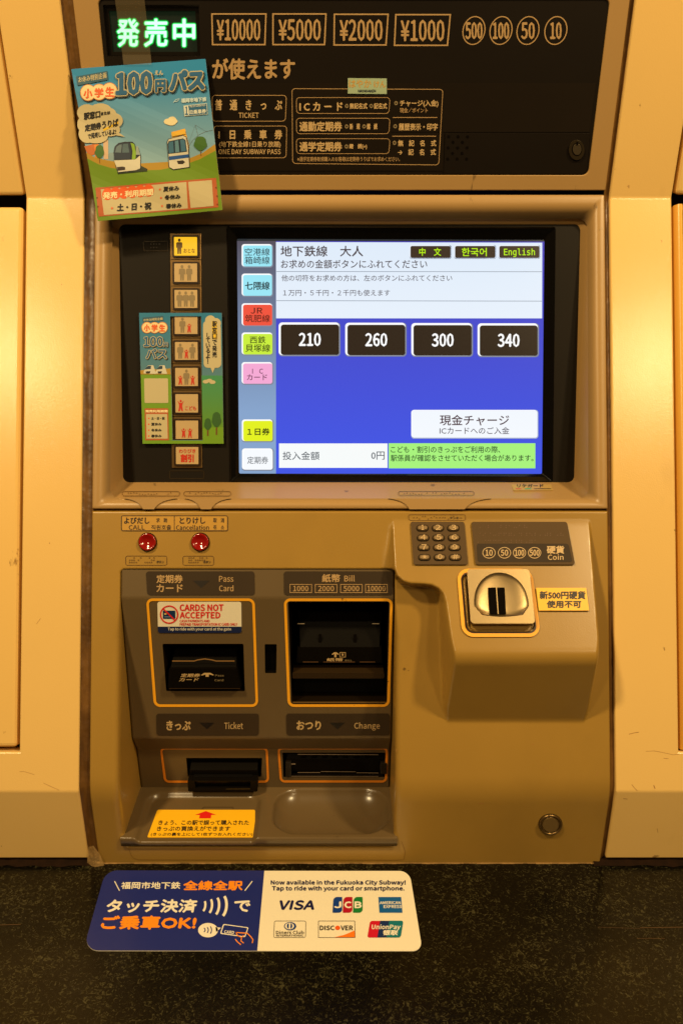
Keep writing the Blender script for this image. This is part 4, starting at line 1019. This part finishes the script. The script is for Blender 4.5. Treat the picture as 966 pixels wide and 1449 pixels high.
# ---- counter sticker
mb = MB(); st = empty('counter_sticker', PK.P(355, 1290), 'wide navy and white contactless payment sticker on the granite counter', 'sticker')
mb.poly(PK, rrq([(150, 1232.5), (579, 1233), (597.5, 1346.3), (118, 1346)], [16, 14, 14, 22], 8), paperw, .0005, 0)
lm = [p for p in rrq([(150, 1232.5), (374, 1232.8), (364, 1346.2), (118, 1346)], [16, 0, 0, 22], 8)]
mb.poly(PK, lm, navy, .0007); mb.build('sticker_sheet', st)
mb = MB(); h_ = .0009; wt = white
mb.seg(PK, (162.5, 1248), (169.5, 1261.5), 1.3, wt, h_); mb.seg(PK, (357, 1248), (346.5, 1261.5), 1.3, wt, h_)
mb.text(PK, '福岡市地下鉄', 171.5, 1249.2, 255, 1258.8, wt, h_, .25, sk=1); mb.text(PK, '全線全駅', 259.5, 1247.8, 343, 1260.5, orangep, h_, .65, sk=.5)
mb.text(PK, 'タッチ決済', 150, 1274.2, 277, 1292, wt, h_, .8, sk=3); mb.text(PK, 'で', 331.5, 1276, 354, 1291, wt, h_, .7, sk=.5)
mb.text(PK, 'ご乗車OK!', 142.7, 1297.5, 276, 1315.8, orangep, h_, .95, sk=3)
for k, (x, dv, w) in enumerate(((287, 8, 3), (295, 11, 3.2), (303.5, 13.5, 3.4), (312.5, 16, 3.8))):
    mb.path(PK, [(x + 6 * math.cos(R(a)) * (.6 + .25 * k) + a * -.02, 1283.5 + dv * math.sin(R(a))) for a in range(-62, 63, 8)], w, wt, h_)
mb.poly(PK, ell(294.5, 1317.4, 14, 10.2, 32), wt, h_); mb.poly(PK, [(305, 1313), (313, 1314), (306, 1320)], wt, h_)
for k in range(3): mb.path(PK, [(287 + k * 4.5 + 3.5 * math.cos(R(a)), 1317.4 + (3.2 + 1.3 * k) * math.sin(R(a))) for a in range(-60, 61, 12)], 1.3, navy, h_ + .0002)
cqd = [(316, 1308.5), (352, 1313.5), (347, 1327.5), (311.5, 1322.5)]
mb.poly(PK, rrq(cqd, 2), wt, h_, holes=[rrq([(317.2, 1309.9), (350.3, 1314.4), (346, 1326.2), (313.3, 1321.3)], 1.5)])
mb.text(PK, 'CARD', 317, 1317.5, 331, 1321.5, wt, h_, .2, sl=.1, sk=1)
mb.path(PK, [(334, 1321), (342, 1321.5), (350, 1322), (355, 1327), (358, 1331), (357, 1336)], 1.4, orangep, h_ + .0002)
mb.path(PK, [(334, 1321), (336, 1325), (342, 1328), (345, 1325)], 1.4, orangep, h_ + .0002); mb.path(PK, [(333, 1330), (336, 1334), (341, 1338)], 1.4, orangep, h_); mb.path(PK, [(342, 1328), (341, 1333), (345, 1336)], 1.4, orangep, h_ + .0002)
nv = C('#14184a')
mb.text(PK, 'Now available in the Fukuoka City Subway!', 383.3, 1246.6, 573.5, 1254.2, nv, h_, .4); mb.text(PK, 'Tap to ride with your card or smartphone.', 385, 1254.9, 571.8, 1262.6, nv, h_, .4)
mb.build('lettering', st)
# card scheme emblems
mb = MB(); mb.text(PK, 'VISA', 393, 1275.6, 444, 1288, nv, h_, 1.0, sk=3); mb.build('payment_emblem', st)
mb = MB()
for k, cc in enumerate(('#0c3a86', '#b00a26', '#137a34')):
    x = 470.7 + k * 14.4; mb.poly(PK, rrq([(x + 1, 1270.3), (x + 13.3, 1270.3), (x + 13.3, 1292.6), (x - .3, 1292.6)], [5, 1, 5, 1]), C(cc), h_)
    mb.text(PK, 'JCB'[k], x + 2, 1277.5, x + 12, 1286, wt, h_ + .0002, .7)
mb.build('payment_emblem', st)
mb = MB(); mb.poly(PK, [(535.2, 1270.4), (567.2, 1270.4), (569, 1292.6), (536.6, 1292.6)], C('#0a5a9a'), h_)
mb.text(PK, 'AMERICAN', 537, 1276.8, 566.5, 1280.8, wt, h_ + .0002, .2); mb.text(PK, 'EXPRESS', 542.5, 1282.2, 568, 1286.3, wt, h_ + .0002, .2); mb.build('payment_emblem', st)
mb = MB(); mb.ring(PK, [(388, 1304), (433, 1304), (432.5, 1328), (387, 1328)], 2.5, .6, C('#5a5248'), h_)
mb.poly(PK, ell(410.5, 1311.7, 8.6, 5.9, 28), C('#123a7c'), h_); mb.poly(PK, ell(409.6, 1311.7, 6.4, 4.6, 24), paperw, h_ + .0001); mb.poly(PK, ell(408.6, 1311.7, 2.7, 3.8, 18, 90, 270), C('#123a7c'), h_ + .0002); mb.poly(PK, ell(411, 1311.7, 2.7, 3.8, 18, -90, 90), C('#123a7c'), h_ + .0002)
mb.text(PK, 'Diners Club', 390.6, 1318, 430, 1323, blk, h_, .12); mb.text(PK, 'INTERNATIONAL', 390.8, 1323.8, 429.5, 1326.3, blk, h_, .1); mb.build('payment_emblem', st)
mb = MB(); mb.ring(PK, [(450.2, 1304), (502, 1304), (502.5, 1328), (450.2, 1328)], .2, .6, C('#4a3426'), h_)
mb.text(PK, 'DISC', 452.5, 1311, 473, 1317.2, blk, h_, .35); mb.text(PK, 'VER', 482, 1311, 499, 1317.2, blk, h_, .35); mb.poly(PK, ell(477.5, 1314, 3.6, 3.1, 20), C('#e85a10'), h_)
mb.poly(PK, [(502, 1317.5), (502.2, 1327.6), (472, 1327.6), (487, 1324)], C('#f07818'), h_); mb.build('payment_emblem', st)
mb = MB()
mb.poly(PK, rrq([(523.5, 1304.2), (543, 1304.2), (539, 1327.8), (519.5, 1327.8)], [3, 0, 0, 3]), C('#c8102a'), h_); mb.poly(PK, [(537.5, 1304.2), (554, 1304.2), (550, 1327.8), (533.5, 1327.8)], C('#102a5c'), h_ + .0001)
mb.poly(PK, rrq([(550.5, 1304.2), (570.3, 1304.2), (566.5, 1327.8), (546.5, 1327.8)], [0, 3, 3, 0]), C('#067078'), h_ + .0002)
mb.text(PK, 'UnionPay', 525, 1310, 565.5, 1318.3, wt, h_ + .0004, .3, sk=1.2); mb.text(PK, '银联', 541, 1318, 562, 1325, wt, h_ + .0004, .35, sk=1.2); mb.build('payment_emblem', st)

# ---- taped poster on the header
po = empty('poster', PP.P(205, 200), 'large blue and green 100 yen pass poster taped over the header, upper left', 'poster')
K = 4.391
def pp(x, y): return (100 + x / K, 80 + y / K)
def pq(*xy): return [pp(xy[i], xy[i + 1]) for i in range(0, len(xy), 2)]
zs0, zs1 = PP.P(200, 240).z, PP.P(200, 90).z
sky = grad('poster_sky', (.22, .38, .47), (.012, .22, .47), PP.P(200, 225).z, PP.P(200, 110).z, 0)
sheet_q = pq(5, 78, 838, 14, 946, 955, 185, 1025)
mb = MB(); mb.poly(PP, rrq(sheet_q, 1.5, 3), sky, .0001, -.0003, side=paperw)
h = .0003
mb.poly(PP, pq(90, 560, 150, 545, 155, 610, 120, 625), C('#b8642a'), h); mb.poly(PP, pq(150, 548, 178, 545, 185, 640, 160, 640), C('#d8812c'), h + .00001)
mb.poly(PP, pq(205, 520, 235, 518, 240, 640, 212, 640), C('#c8a888'), h); mb.poly(PP, pq(242, 600, 275, 598, 277, 655, 244, 655), C('#7c96a0'), h)
mb.poly(PP, pq(628, 470, 712, 448, 738, 560, 735, 640, 640, 640), C('#dca832'), h)
mb.path(PP, [pp(733, 560), pp(760, 520), pp(800, 485), pp(840, 466), pp(885, 457)], .5, C('#6a7c86'), h); mb.seg(PP, pp(775, 425), pp(805, 540), .5, C('#6a7c86'), h); mb.seg(PP, pp(775, 425), pp(733, 545), .25, C('#6a7c86'), h); mb.seg(PP, pp(775, 425), pp(850, 470), .25, C('#6a7c86'), h)
hill = [pp(104, 600), pp(150, 625), pp(210, 642), pp(280, 655), pp(440, 665), pp(600, 655), pp(740, 632), pp(820, 600), pp(898, 545), pp(925, 770), pp(946, 955), pp(185, 1025)]
mb.poly(PP, hill, C('#a88424'), h + .0001)
hill2 = [pp(110, 635), pp(180, 672), pp(260, 695), pp(400, 712), pp(560, 705), pp(700, 675), pp(800, 640), pp(902, 585), pp(946, 955), pp(185, 1025)]
mb.poly(PP, hill2, C('#688814'), h + .0002)
def tree(x, y, w, hh):
    mb.path(PP, [pp(x, y + hh * .45), pp(x + w * .05, y + hh)], .9, C('#7a4a1c'), h + .0003); mb.poly(PP, [pp(x + w * .55 * math.cos(a) * (1 + .12 * math.sin(5 * a)), y + hh * .35 + hh * .38 * math.sin(a)) for a in [i * .35 for i in range(18)]], C('#3a6420'), h + .0004)
tree(185, 553, 50, 112); tree(808, 500, 72, 118)
def cloud(mb, lst, mat, h):
    for k, (x, y, rx, ry) in enumerate(lst): mb.poly(PP, [pp(*p) for p in ell(x, y, rx, ry, 20)], mat, h + k * 1e-5)
cloud(mb, [(605, 405, 24, 18), (632, 395, 26, 22), (648, 403, 18, 14), (625, 415, 30, 14)], C('#d8cba0'), h + .0003)
mb.build('picture_ground', po)
mb = MB(); h = .0009   # left train, white and lime with a dark rounded windscreen
wtt, nvy = C('#c9c4b0'), C('#1c1f2c')
mb.poly(PP, pq(293, 690, 440, 680, 482, 700, 480, 715, 300, 733), C('#26321c'), h - .0001)
mb.poly(PP, pq(272, 600, 278, 560, 300, 538, 340, 530, 385, 530, 402, 545, 412, 600, 438, 610, 440, 700, 415, 712, 300, 725, 288, 690), nvy, h)
mb.poly(PP, pq(276, 648, 405, 642, 436, 615, 437, 697, 413, 708, 303, 721, 292, 690), wtt, h + .0001); mb.poly(PP, pq(375, 536, 398, 545, 409, 600, 408, 640, 385, 642, 388, 590), C('#7ea428'), h + .0001)
mb.poly(PP, pq(276, 600, 284, 562, 306, 543, 345, 536, 370, 537, 380, 590, 376, 640, 277, 645), C('#1e2c40'), h + .0002)
mb.poly(PP, pq(281, 598, 289, 563, 308, 549, 322, 547, 318, 600), C('#5b6f7a'), h + .0003); mb.poly(PP, pq(328, 545, 360, 543, 368, 598, 325, 600), C('#48606c'), h + .0003)
mb.poly(PP, pq(295, 690, 330, 686, 345, 690, 345, 706, 300, 712), C('#3a2f2a'), h + .0003); mb.poly(PP, pq(408, 560, 420, 556, 436, 612, 410, 612), C('#8e9c98'), h + .0002)
mb.build('train_picture', po)
mb = MB()   # right train, white and blue
mb.poly(PP, pq(600, 530, 610, 512, 700, 490, 722, 500, 735, 560, 742, 690, 640, 706, 612, 690), nvy, h)
mb.poly(PP, pq(604, 532, 613, 515, 700, 494, 718, 503, 731, 560, 738, 686, 642, 701, 616, 688), wtt, h + .0001)
mb.poly(PP, pq(606, 545, 612, 528, 700, 510, 716, 520, 725, 592, 610, 606), C('#16283c'), h + .0002)
mb.poly(PP, pq(610, 547, 616, 533, 640, 528, 644, 598, 613, 602), C('#3e6c88'), h + .0003); mb.poly(PP, pq(650, 526, 672, 521, 678, 594, 652, 598), C('#5a8498'), h + .0003); mb.poly(PP, pq(683, 519, 700, 516, 712, 525, 720, 588, 688, 592), C('#3e6c88'), h + .0003)
mb.poly(PP, pq(612, 622, 734, 608, 736, 628, 615, 645), C('#1a4f96'), h + .0002); mb.poly(PP, pq(662, 650, 700, 645, 712, 655, 700, 668, 670, 668), C('#2c241e'), h + .0003)
mb.poly(PP, pq(628, 480, 712, 462, 716, 482, 632, 498), C('#dcae38'), h); 
mb.build('train_picture', po)
mb = MB(); h = .0007
OC = C('#b9ae88'); OL = C('#1c2a34'); TB = C('#1c5a86'); OR = C('#dc5a1e')
# header strip
mb.poly(PP, pq(37, 125, 230, 90, 236, 145, 47, 182), C('#28566c'), h); mb.text(PP, 'お休み特別企画', *pp(52, 128), *pp(225, 164), OC, h + .0001, .18, sl=-.17)
for x, y in ((112, 226), (180, 222), (244, 214)): mb.poly(PP, [pp(*p) for p in ell(x + 4, y + 6, 50, 52, 28)], OL, h + .0001)
for i, (x, y) in enumerate(((112, 226), (180, 222), (244, 214))):
    mb.poly(PP, [pp(*p) for p in ell(x, y, 49, 52, 28)], C('#c87818'), h + .00012 + i * 1e-6); mb.poly(PP, [pp(*p) for p in ell(x, y, 45, 48, 28)], C('#e6cf9a'), h + .00015 + i * 1e-6)
for ch, x, y in (('小', 112, 230), ('学', 180, 225), ('生', 246, 219)): mb.text(PP, ch, *pp(x - 27, y - 27), *pp(x + 27, y + 30), OR, h + .0003, .6)
def fat(t, x0, y0, x1, y1, mat, b_, hh, sl=-.05):
    g, f = glyph(t); (u0, v0), (u1, v1) = pp(x0, y0), pp(x1, y1)
    for k in range(10 if b_ > .5 else 5):
        an = 2 * math.pi * k / 10; r_ = b_ if k else 0
        mb.add([PP.P(u0 + a * (u1 - u0) + r_ * math.cos(an), v1 - c * (v1 - v0) + r_ * math.sin(an) + sl * a * (u1 - u0), hh + k * 6e-6) for a, c in g], f, mat)
    if b_ > 1.2:
        for k in range(8):
            an = 2 * math.pi * k / 8; mb.add([PP.P(u0 + a * (u1 - u0) + b_ * .5 * math.cos(an), v1 - c * (v1 - v0) + b_ * .5 * math.sin(an) + sl * a * (u1 - u0), hh + .00007 + k * 6e-6) for a, c in g], f, mat)
for dx, mat, b_, hh in ((1.5, OL, 3.7, h + .0004), (0, OC, 3.4, h + .0006), (0, TB, 1.8, h + .0008)):
    d = dx * K
    fat('100', 290 + d, 108 + d, 505 + d, 238 + d, mat, b_, hh); fat('円', 532 + d, 152 + d, 590 + d, 220 + d, mat, b_ * .7, hh); fat('パス', 622 + d, 98 + d, 828 + d, 212 + d, mat, b_, hh)
mb.text(PP, 'えん', *pp(526, 90), *pp(577, 116), OC, h + .0009, .4)
mb.text(PP, '福岡市地下鉄', *pp(688, 262), *pp(845, 288), C('#bcd0d4'), h, .35, sl=-.06); mb.path(PP, [pp(640, 287), pp(655, 268), pp(680, 262), pp(668, 276), pp(645, 282)], .8, C('#bcd0d4'), h)
mb.poly(PP, pq(702, 306, 848, 290, 853, 360, 708, 372), C('#b9c8c4'), h); mb.poly(PP, pq(706, 309, 844, 294, 849, 357, 712, 368), C('#1f5c84'), h + .0001)
mb.poly(PP, pq(706, 309, 733, 306, 738, 365, 712, 368), C('#d0d4c8'), h + .00012); mb.text(PP, '1', *pp(713, 313), *pp(730, 362), C('#1f5c84'), h + .0002, .4)
mb.text(PP, '日乗車券', *pp(742, 334), *pp(842, 360), C('#d0d4c8'), h + .0002, .2, sl=-.07); mb.text(PP, 'ONE DAY SUBWAY PASS', *pp(740, 304), *pp(838, 318), C('#d0d4c8'), h + .0002, .05, sl=-.09)
mb.build('poster_title', po)
mb = MB(); BC = C('#bdb088'); k = 0
for (x, y, rx, ry) in [(105, 350, 62, 52), (190, 335, 68, 42), (240, 365, 50, 45), (270, 400, 58, 48), (250, 455, 60, 42), (160, 500, 75, 42), (110, 480, 55, 60), (100, 420, 55, 60), (180, 420, 100, 80)]:
    mb.poly(PP, [pp(*p) for p in ell(x, y, rx, ry, 24)], BC, h + .0003 + k * 1e-5); k += 1
mb.poly(PP, pq(230, 480, 275, 455, 340, 500), BC, h + .00028)
mb.poly(PP, pq(205, 452, 300, 405, 302, 418, 208, 466), C('#dcb41e'), h + .0005)
DKI = C('#181410')
mb.text(PP, '駅窓口', *pp(86, 352), *pp(188, 396), DKI, h + .0006, .5, sl=-.15); mb.text(PP, 'または', *pp(193, 348), *pp(250, 368), DKI, h + .0006, .3, sl=-.15)
mb.text(PP, '定期券', *pp(93, 426), *pp(193, 468), DKI, h + .0006, .5, sl=-.17); mb.text(PP, 'うりば', *pp(198, 405), *pp(300, 450), DKI, h + .0006, .45, sl=-.17)
mb.text(PP, 'で発売しているよ!', *pp(112, 482), *pp(285, 516), DKI, h + .0006, .28, sl=-.19)
mb.build('speech_bubble', po)
mb = MB()
BR_ = C('#b0582a'); mb.poly(PP, pq(163, 818, 905, 754, 922, 938, 190, 998), BR_, h)
mb.poly(PP, pq(196, 828, 722, 781, 733, 945, 222, 988), BC, h + .0001)
for x in (236, 284, 335, 386, 437, 487): mb.poly(PP, [pp(*p) for p in ell(x + 3, 857 - (x - 236) * .09, 33, 38, 22)], OR, h + .0002 + x * 1e-7)
mb.text(PP, '発売・利用期間', *pp(212, 848), *pp(518, 888), C('#ecd9a8'), h + .0004, .4, sl=-.08)
mb.text(PP, '土・日・祝', *pp(300, 920), *pp(508, 964), DKI, h + .0004, .55, sl=-.06)
for i, (t, x, y) in enumerate((('夏休み', 582, 812), ('冬休み', 590, 864), ('春休み', 598, 918))):
    mb.text(PP, t, *pp(x, y), *pp(x + 97, y + 29), DKI, h + .0004, .35, sl=-.07)
def star(x, y, r_): mb.poly(PP, [pp(x + (r_ if i % 2 == 0 else r_ * .42) * math.sin(i * math.pi / 5), y - (r_ if i % 2 == 0 else r_ * .42) * math.cos(i * math.pi / 5)) for i in range(10)], OR, h + .0004)
star(270, 945, 10); star(560, 828, 9); star(567, 880, 9); star(574, 931, 9)
mb.poly(PP, rrq(pq(733, 780, 878, 768, 892, 930, 750, 943), 1), BC, h + .0002)
for (x, y) in ((176, 880), (183, 935), (905, 815), (912, 868), (915, 920)): mb.poly(PP, [pp(*p) for p in ell(x, y, 5, 5, 10)], C('#7c3a18'), h + .0003)
mb.build('date_box', po)
mb = MB(); tq = [(161, -25), (203, -25), (215, 87.5), (175.5, 90)]
vs_ = []
N = 8
for i in range(N + 1):
    t = i / N; v = -25 + 117 * t; uL = 160 + 15.6 * t; uR = 202 + 13.3 * t; hgt = .0006
    for u in (uL, uR):
        a = PT.P(u, v, .0006); bp = PP.P(u, v, .0016)
        vs_.append(a if a.y < bp.y or v < 80 else bp)
mb.add(vs_, [(2 * i, 2 * i + 2, 2 * i + 3, 2 * i + 1) for i in range(N)], tapem); mb.build('tape_strip', po)

# ---- card framing the passenger buttons
pc = empty('button_card', PS.P(258, 535), 'blue and green printed card with a cut-out window framing the passenger buttons', 'card')
PX = PS.off(.0034); K2 = 6.9
def cc(x, y): return (190 + x / K2, 430 + y / K2)
def cq_(*xy): return [cc(xy[i], xy[i + 1]) for i in range(0, len(xy), 2)]
outerq = cq_(50, 88, 855, 88, 873, 1365, 84, 1365); holeq = cq_(352, 122, 655, 122, 668, 1330, 376, 1330)
cg = grad('card_sky', (.08, .20, .26), (.010, .17, .32), PX.P(200, 530).z, PX.P(200, 450).z, 0)
mb = MB(); mb.poly(PX, outerq, cg, .0005, 0, holes=[holeq], side=paperw)
gm = C('#6a9416')
mb.poly(PX, cq_(66, 690, 360, 690, 374, 1330, 84, 1365), gm, .0006); mb.poly(PX, cq_(84, 1334, 873, 1334, 873, 1365, 84, 1365), gm, .00062)
mb.poly(PX, cq_(659, 700, 862, 700, 872, 1350, 670, 1350), grad('card_green', '#5d8a18', '#3f8a5c', PX.P(300, 610).z, PX.P(300, 535).z, 0), .0006)
mb.poly(PX, cq_(668, 1215, 870, 1200, 872, 1335, 670, 1335), gm, .00063)
mb.build('card_sheet', pc)
mb = MB(); h = .0008
mb.poly(PX, cq_(84, 135, 285, 118, 288, 165, 88, 180), C('#28566c'), h); mb.text(PX, 'お休み特別企画', *cc(95, 148), *cc(280, 172), OC, h + .0001, .12, sl=-.08)
for i, x in enumerate((128, 202, 276)): mb.poly(PX, [cc(*p) for p in ell(x, 233, 54, 56, 24)], C('#c87818'), h + .0001 + i * 1e-6); mb.poly(PX, [cc(*p) for p in ell(x, 233, 48, 50, 24)], C('#e6cf9a'), h + .00015 + i * 1e-6)
for ch, x in (('小', 128), ('学', 202), ('生', 276)): mb.text(PX, ch, *cc(x - 29, 204), *cc(x + 29, 268), OR, h + .0003, .5)
def fat2(t, x0, y0, x1, y1, mat, b_, hh):
    g, f = glyph(t); (u0, v0), (u1, v1) = cc(x0, y0), cc(x1, y1)
    for k in range(9):
        an = 2 * math.pi * k / 8; r_ = b_ if k else 0
        mb.add([PX.P(u0 + a * (u1 - u0) + r_ * math.cos(an), v1 - c * (v1 - v0) + r_ * math.sin(an), hh + k * 6e-6) for a, c in g], f, mat)
for d, mat, b_, hh in ((6, OL, 1.5, h + .0002), (0, OC, 1.4, h + .0003), (0, TB, .5, h + .0004)):
    fat2('100', 100 + d, 325 + d, 280 + d, 415 + d, mat, b_, hh); fat2('円', 290 + d, 380 + d, 328 + d, 418 + d, mat, b_ * .6, hh); fat2('パス', 122 + d, 445 + d, 318 + d, 535 + d, mat, b_, hh)
mb.poly(PX, cq_(62, 650, 150, 640, 250, 640, 357, 630, 360, 690, 66, 690), C('#a88424'), h)
for x, w in ((95, 120), (212, 112)):
    mb.poly(PX, cq_(x, 660, x + 40, 602, x + w - 25, 600, x + w, 680, x + w - 5, 684, x, 680), wtt, h + .0001); mb.poly(PX, cq_(x + 18, 630, x + 42, 606, x + w * .6, 606, x + w * .58, 636, x + 12, 640), C('#1e3a50'), h + .0002); mb.poly(PX, cq_(x + 20, 660, x + w * .55, 658, x + w * .5, 680, x + 24, 680), C('#2c241e'), h + .0002)
mb.build('card_title', pc)
mb = MB(); mb.poly(PX, rrq(cq_(98, 728, 332, 728, 336, 968, 104, 968), 1.5), BC, h); mb.build('blank_square', pc)
mb = MB(); mb.poly(PX, rrq(cq_(104, 1020, 335, 1020, 341, 1332, 110, 1332), 1), BR_, h); mb.text(PX, '発売利用期間', *cc(113, 1036), *cc(328, 1060), C('#ecd9a8'), h + .0001, .2)
mb.poly(PX, cq_(118, 1076, 325, 1076, 330, 1316, 124, 1316), BC, h + .0001)
for t, y, w in (('土・日・祝', 1105, 130), ('夏休み', 1162, 100), ('冬休み', 1220, 100), ('春休み', 1277, 100)): mb.text(PX, t, *cc(170, y), *cc(170 + w, y + 27), DKI, h + .0002, .25); mb.poly(PX, [cc(*p) for p in ell(146, y + 13, 8, 8, 8)], OR, h + .0002)
mb.build('date_box', pc)
mb = MB(); mb.poly(PX, [cc(*p) for p in ell(745, 165, 52, 52, 20)], BC, h); mb.poly(PX, [cc(*p) for p in ell(800, 190, 48, 50, 20)], BC, h + 1e-5); mb.poly(PX, [cc(*p) for p in ell(705, 210, 32, 40, 20)], BC, h + 2e-5)
mb.poly(PX, rrq(cq_(672, 190, 846, 190, 852, 625, 680, 625), 6), BC, h + 3e-5); mb.poly(PX, cq_(745, 622, 790, 622, 768, 675), BC, h + 4e-5); mb.poly(PX, cq_(760, 170, 808, 170, 812, 345, 764, 345), C('#dcb41e'), h + .0001)
mb.vtext(PX, '駅窓口で発売', cc(764, 0)[0], cc(0, 172)[1], cc(808, 0)[0], cc(0, 530)[1], DKI, h + .0002, .3)
mb.vtext(PX, 'しているよ！', cc(702, 0)[0], cc(0, 285)[1], cc(742, 0)[0], cc(0, 590)[1], DKI, h + .0002, .3)
mb.build('speech_bubble', pc)
for x, y, w_, h_2 in ((720, 1120, 70, 170), (805, 1060, 90, 220)):
    mb = MB()
    mb.poly(PX, cq_(x - 6, y + h_2 * .5, x + 6, y + h_2 * .5, x + 8, y + h_2, x - 8, y + h_2), C('#6a4018'), h); mb.poly(PX, [cc(x + w_ * .5 * math.cos(a) * (1 + .1 * math.sin(5 * a)), y + h_2 * .32 + h_2 * .34 * math.sin(a)) for a in [i * .35 for i in range(18)]], C('#2f5a22'), h + .0001); mb.build('tree_picture', pc)
mb = MB()
for x, y in ((700, 760), (735, 750), (765, 765)): mb.poly(PX, [cc(*p) for p in ell(x, y, 30, 18, 18)], BC, h + (x - 700) * 1e-7)
mb.build('cloud_picture', pc)

def bend(root, pl, c, d, d0, d1, lift):
    """curl a paper sheet and everything printed on it about one axis; cuts on shared lines keep the layers apart"""
    base = root.location; dv = (pl.ex * d[0] + pl.ey * d[1]).normalized(); N = 22
    ks = [d0 + (d1 - d0) * i / N for i in range(N + 1)]; fs = [lift * (i / N) ** 2.2 + .0006 * math.sin(i * .8) for i in range(N + 1)]
    for ch in root.children:
        if ch.name.startswith('tape'): continue
        bm = bmesh.new(); bm.from_mesh(ch.data)
        for k in ks: bmesh.ops.bisect_plane(bm, geom=bm.verts[:] + bm.edges[:] + bm.faces[:], plane_co=c + dv * k - base, plane_no=dv, dist=1e-7)
        for v in bm.verts:
            q = (v.co + base - c).dot(dv); v.co += pl.n * float(np.interp(q, ks, fs))
        bm.to_mesh(ch.data); bm.free()
bend(po, PP, PP.P(205, 150), (-.38, -.92), 0, .125, .010)
COL.objects.unlink(_to); bpy.data.objects.remove(_to)
# every child mesh sits in its parent's frame already (all thing bases carry no rotation)
SC.render.film_transparent = False
SC.cycles.use_denoising = True
SC.cycles.max_bounces = 6
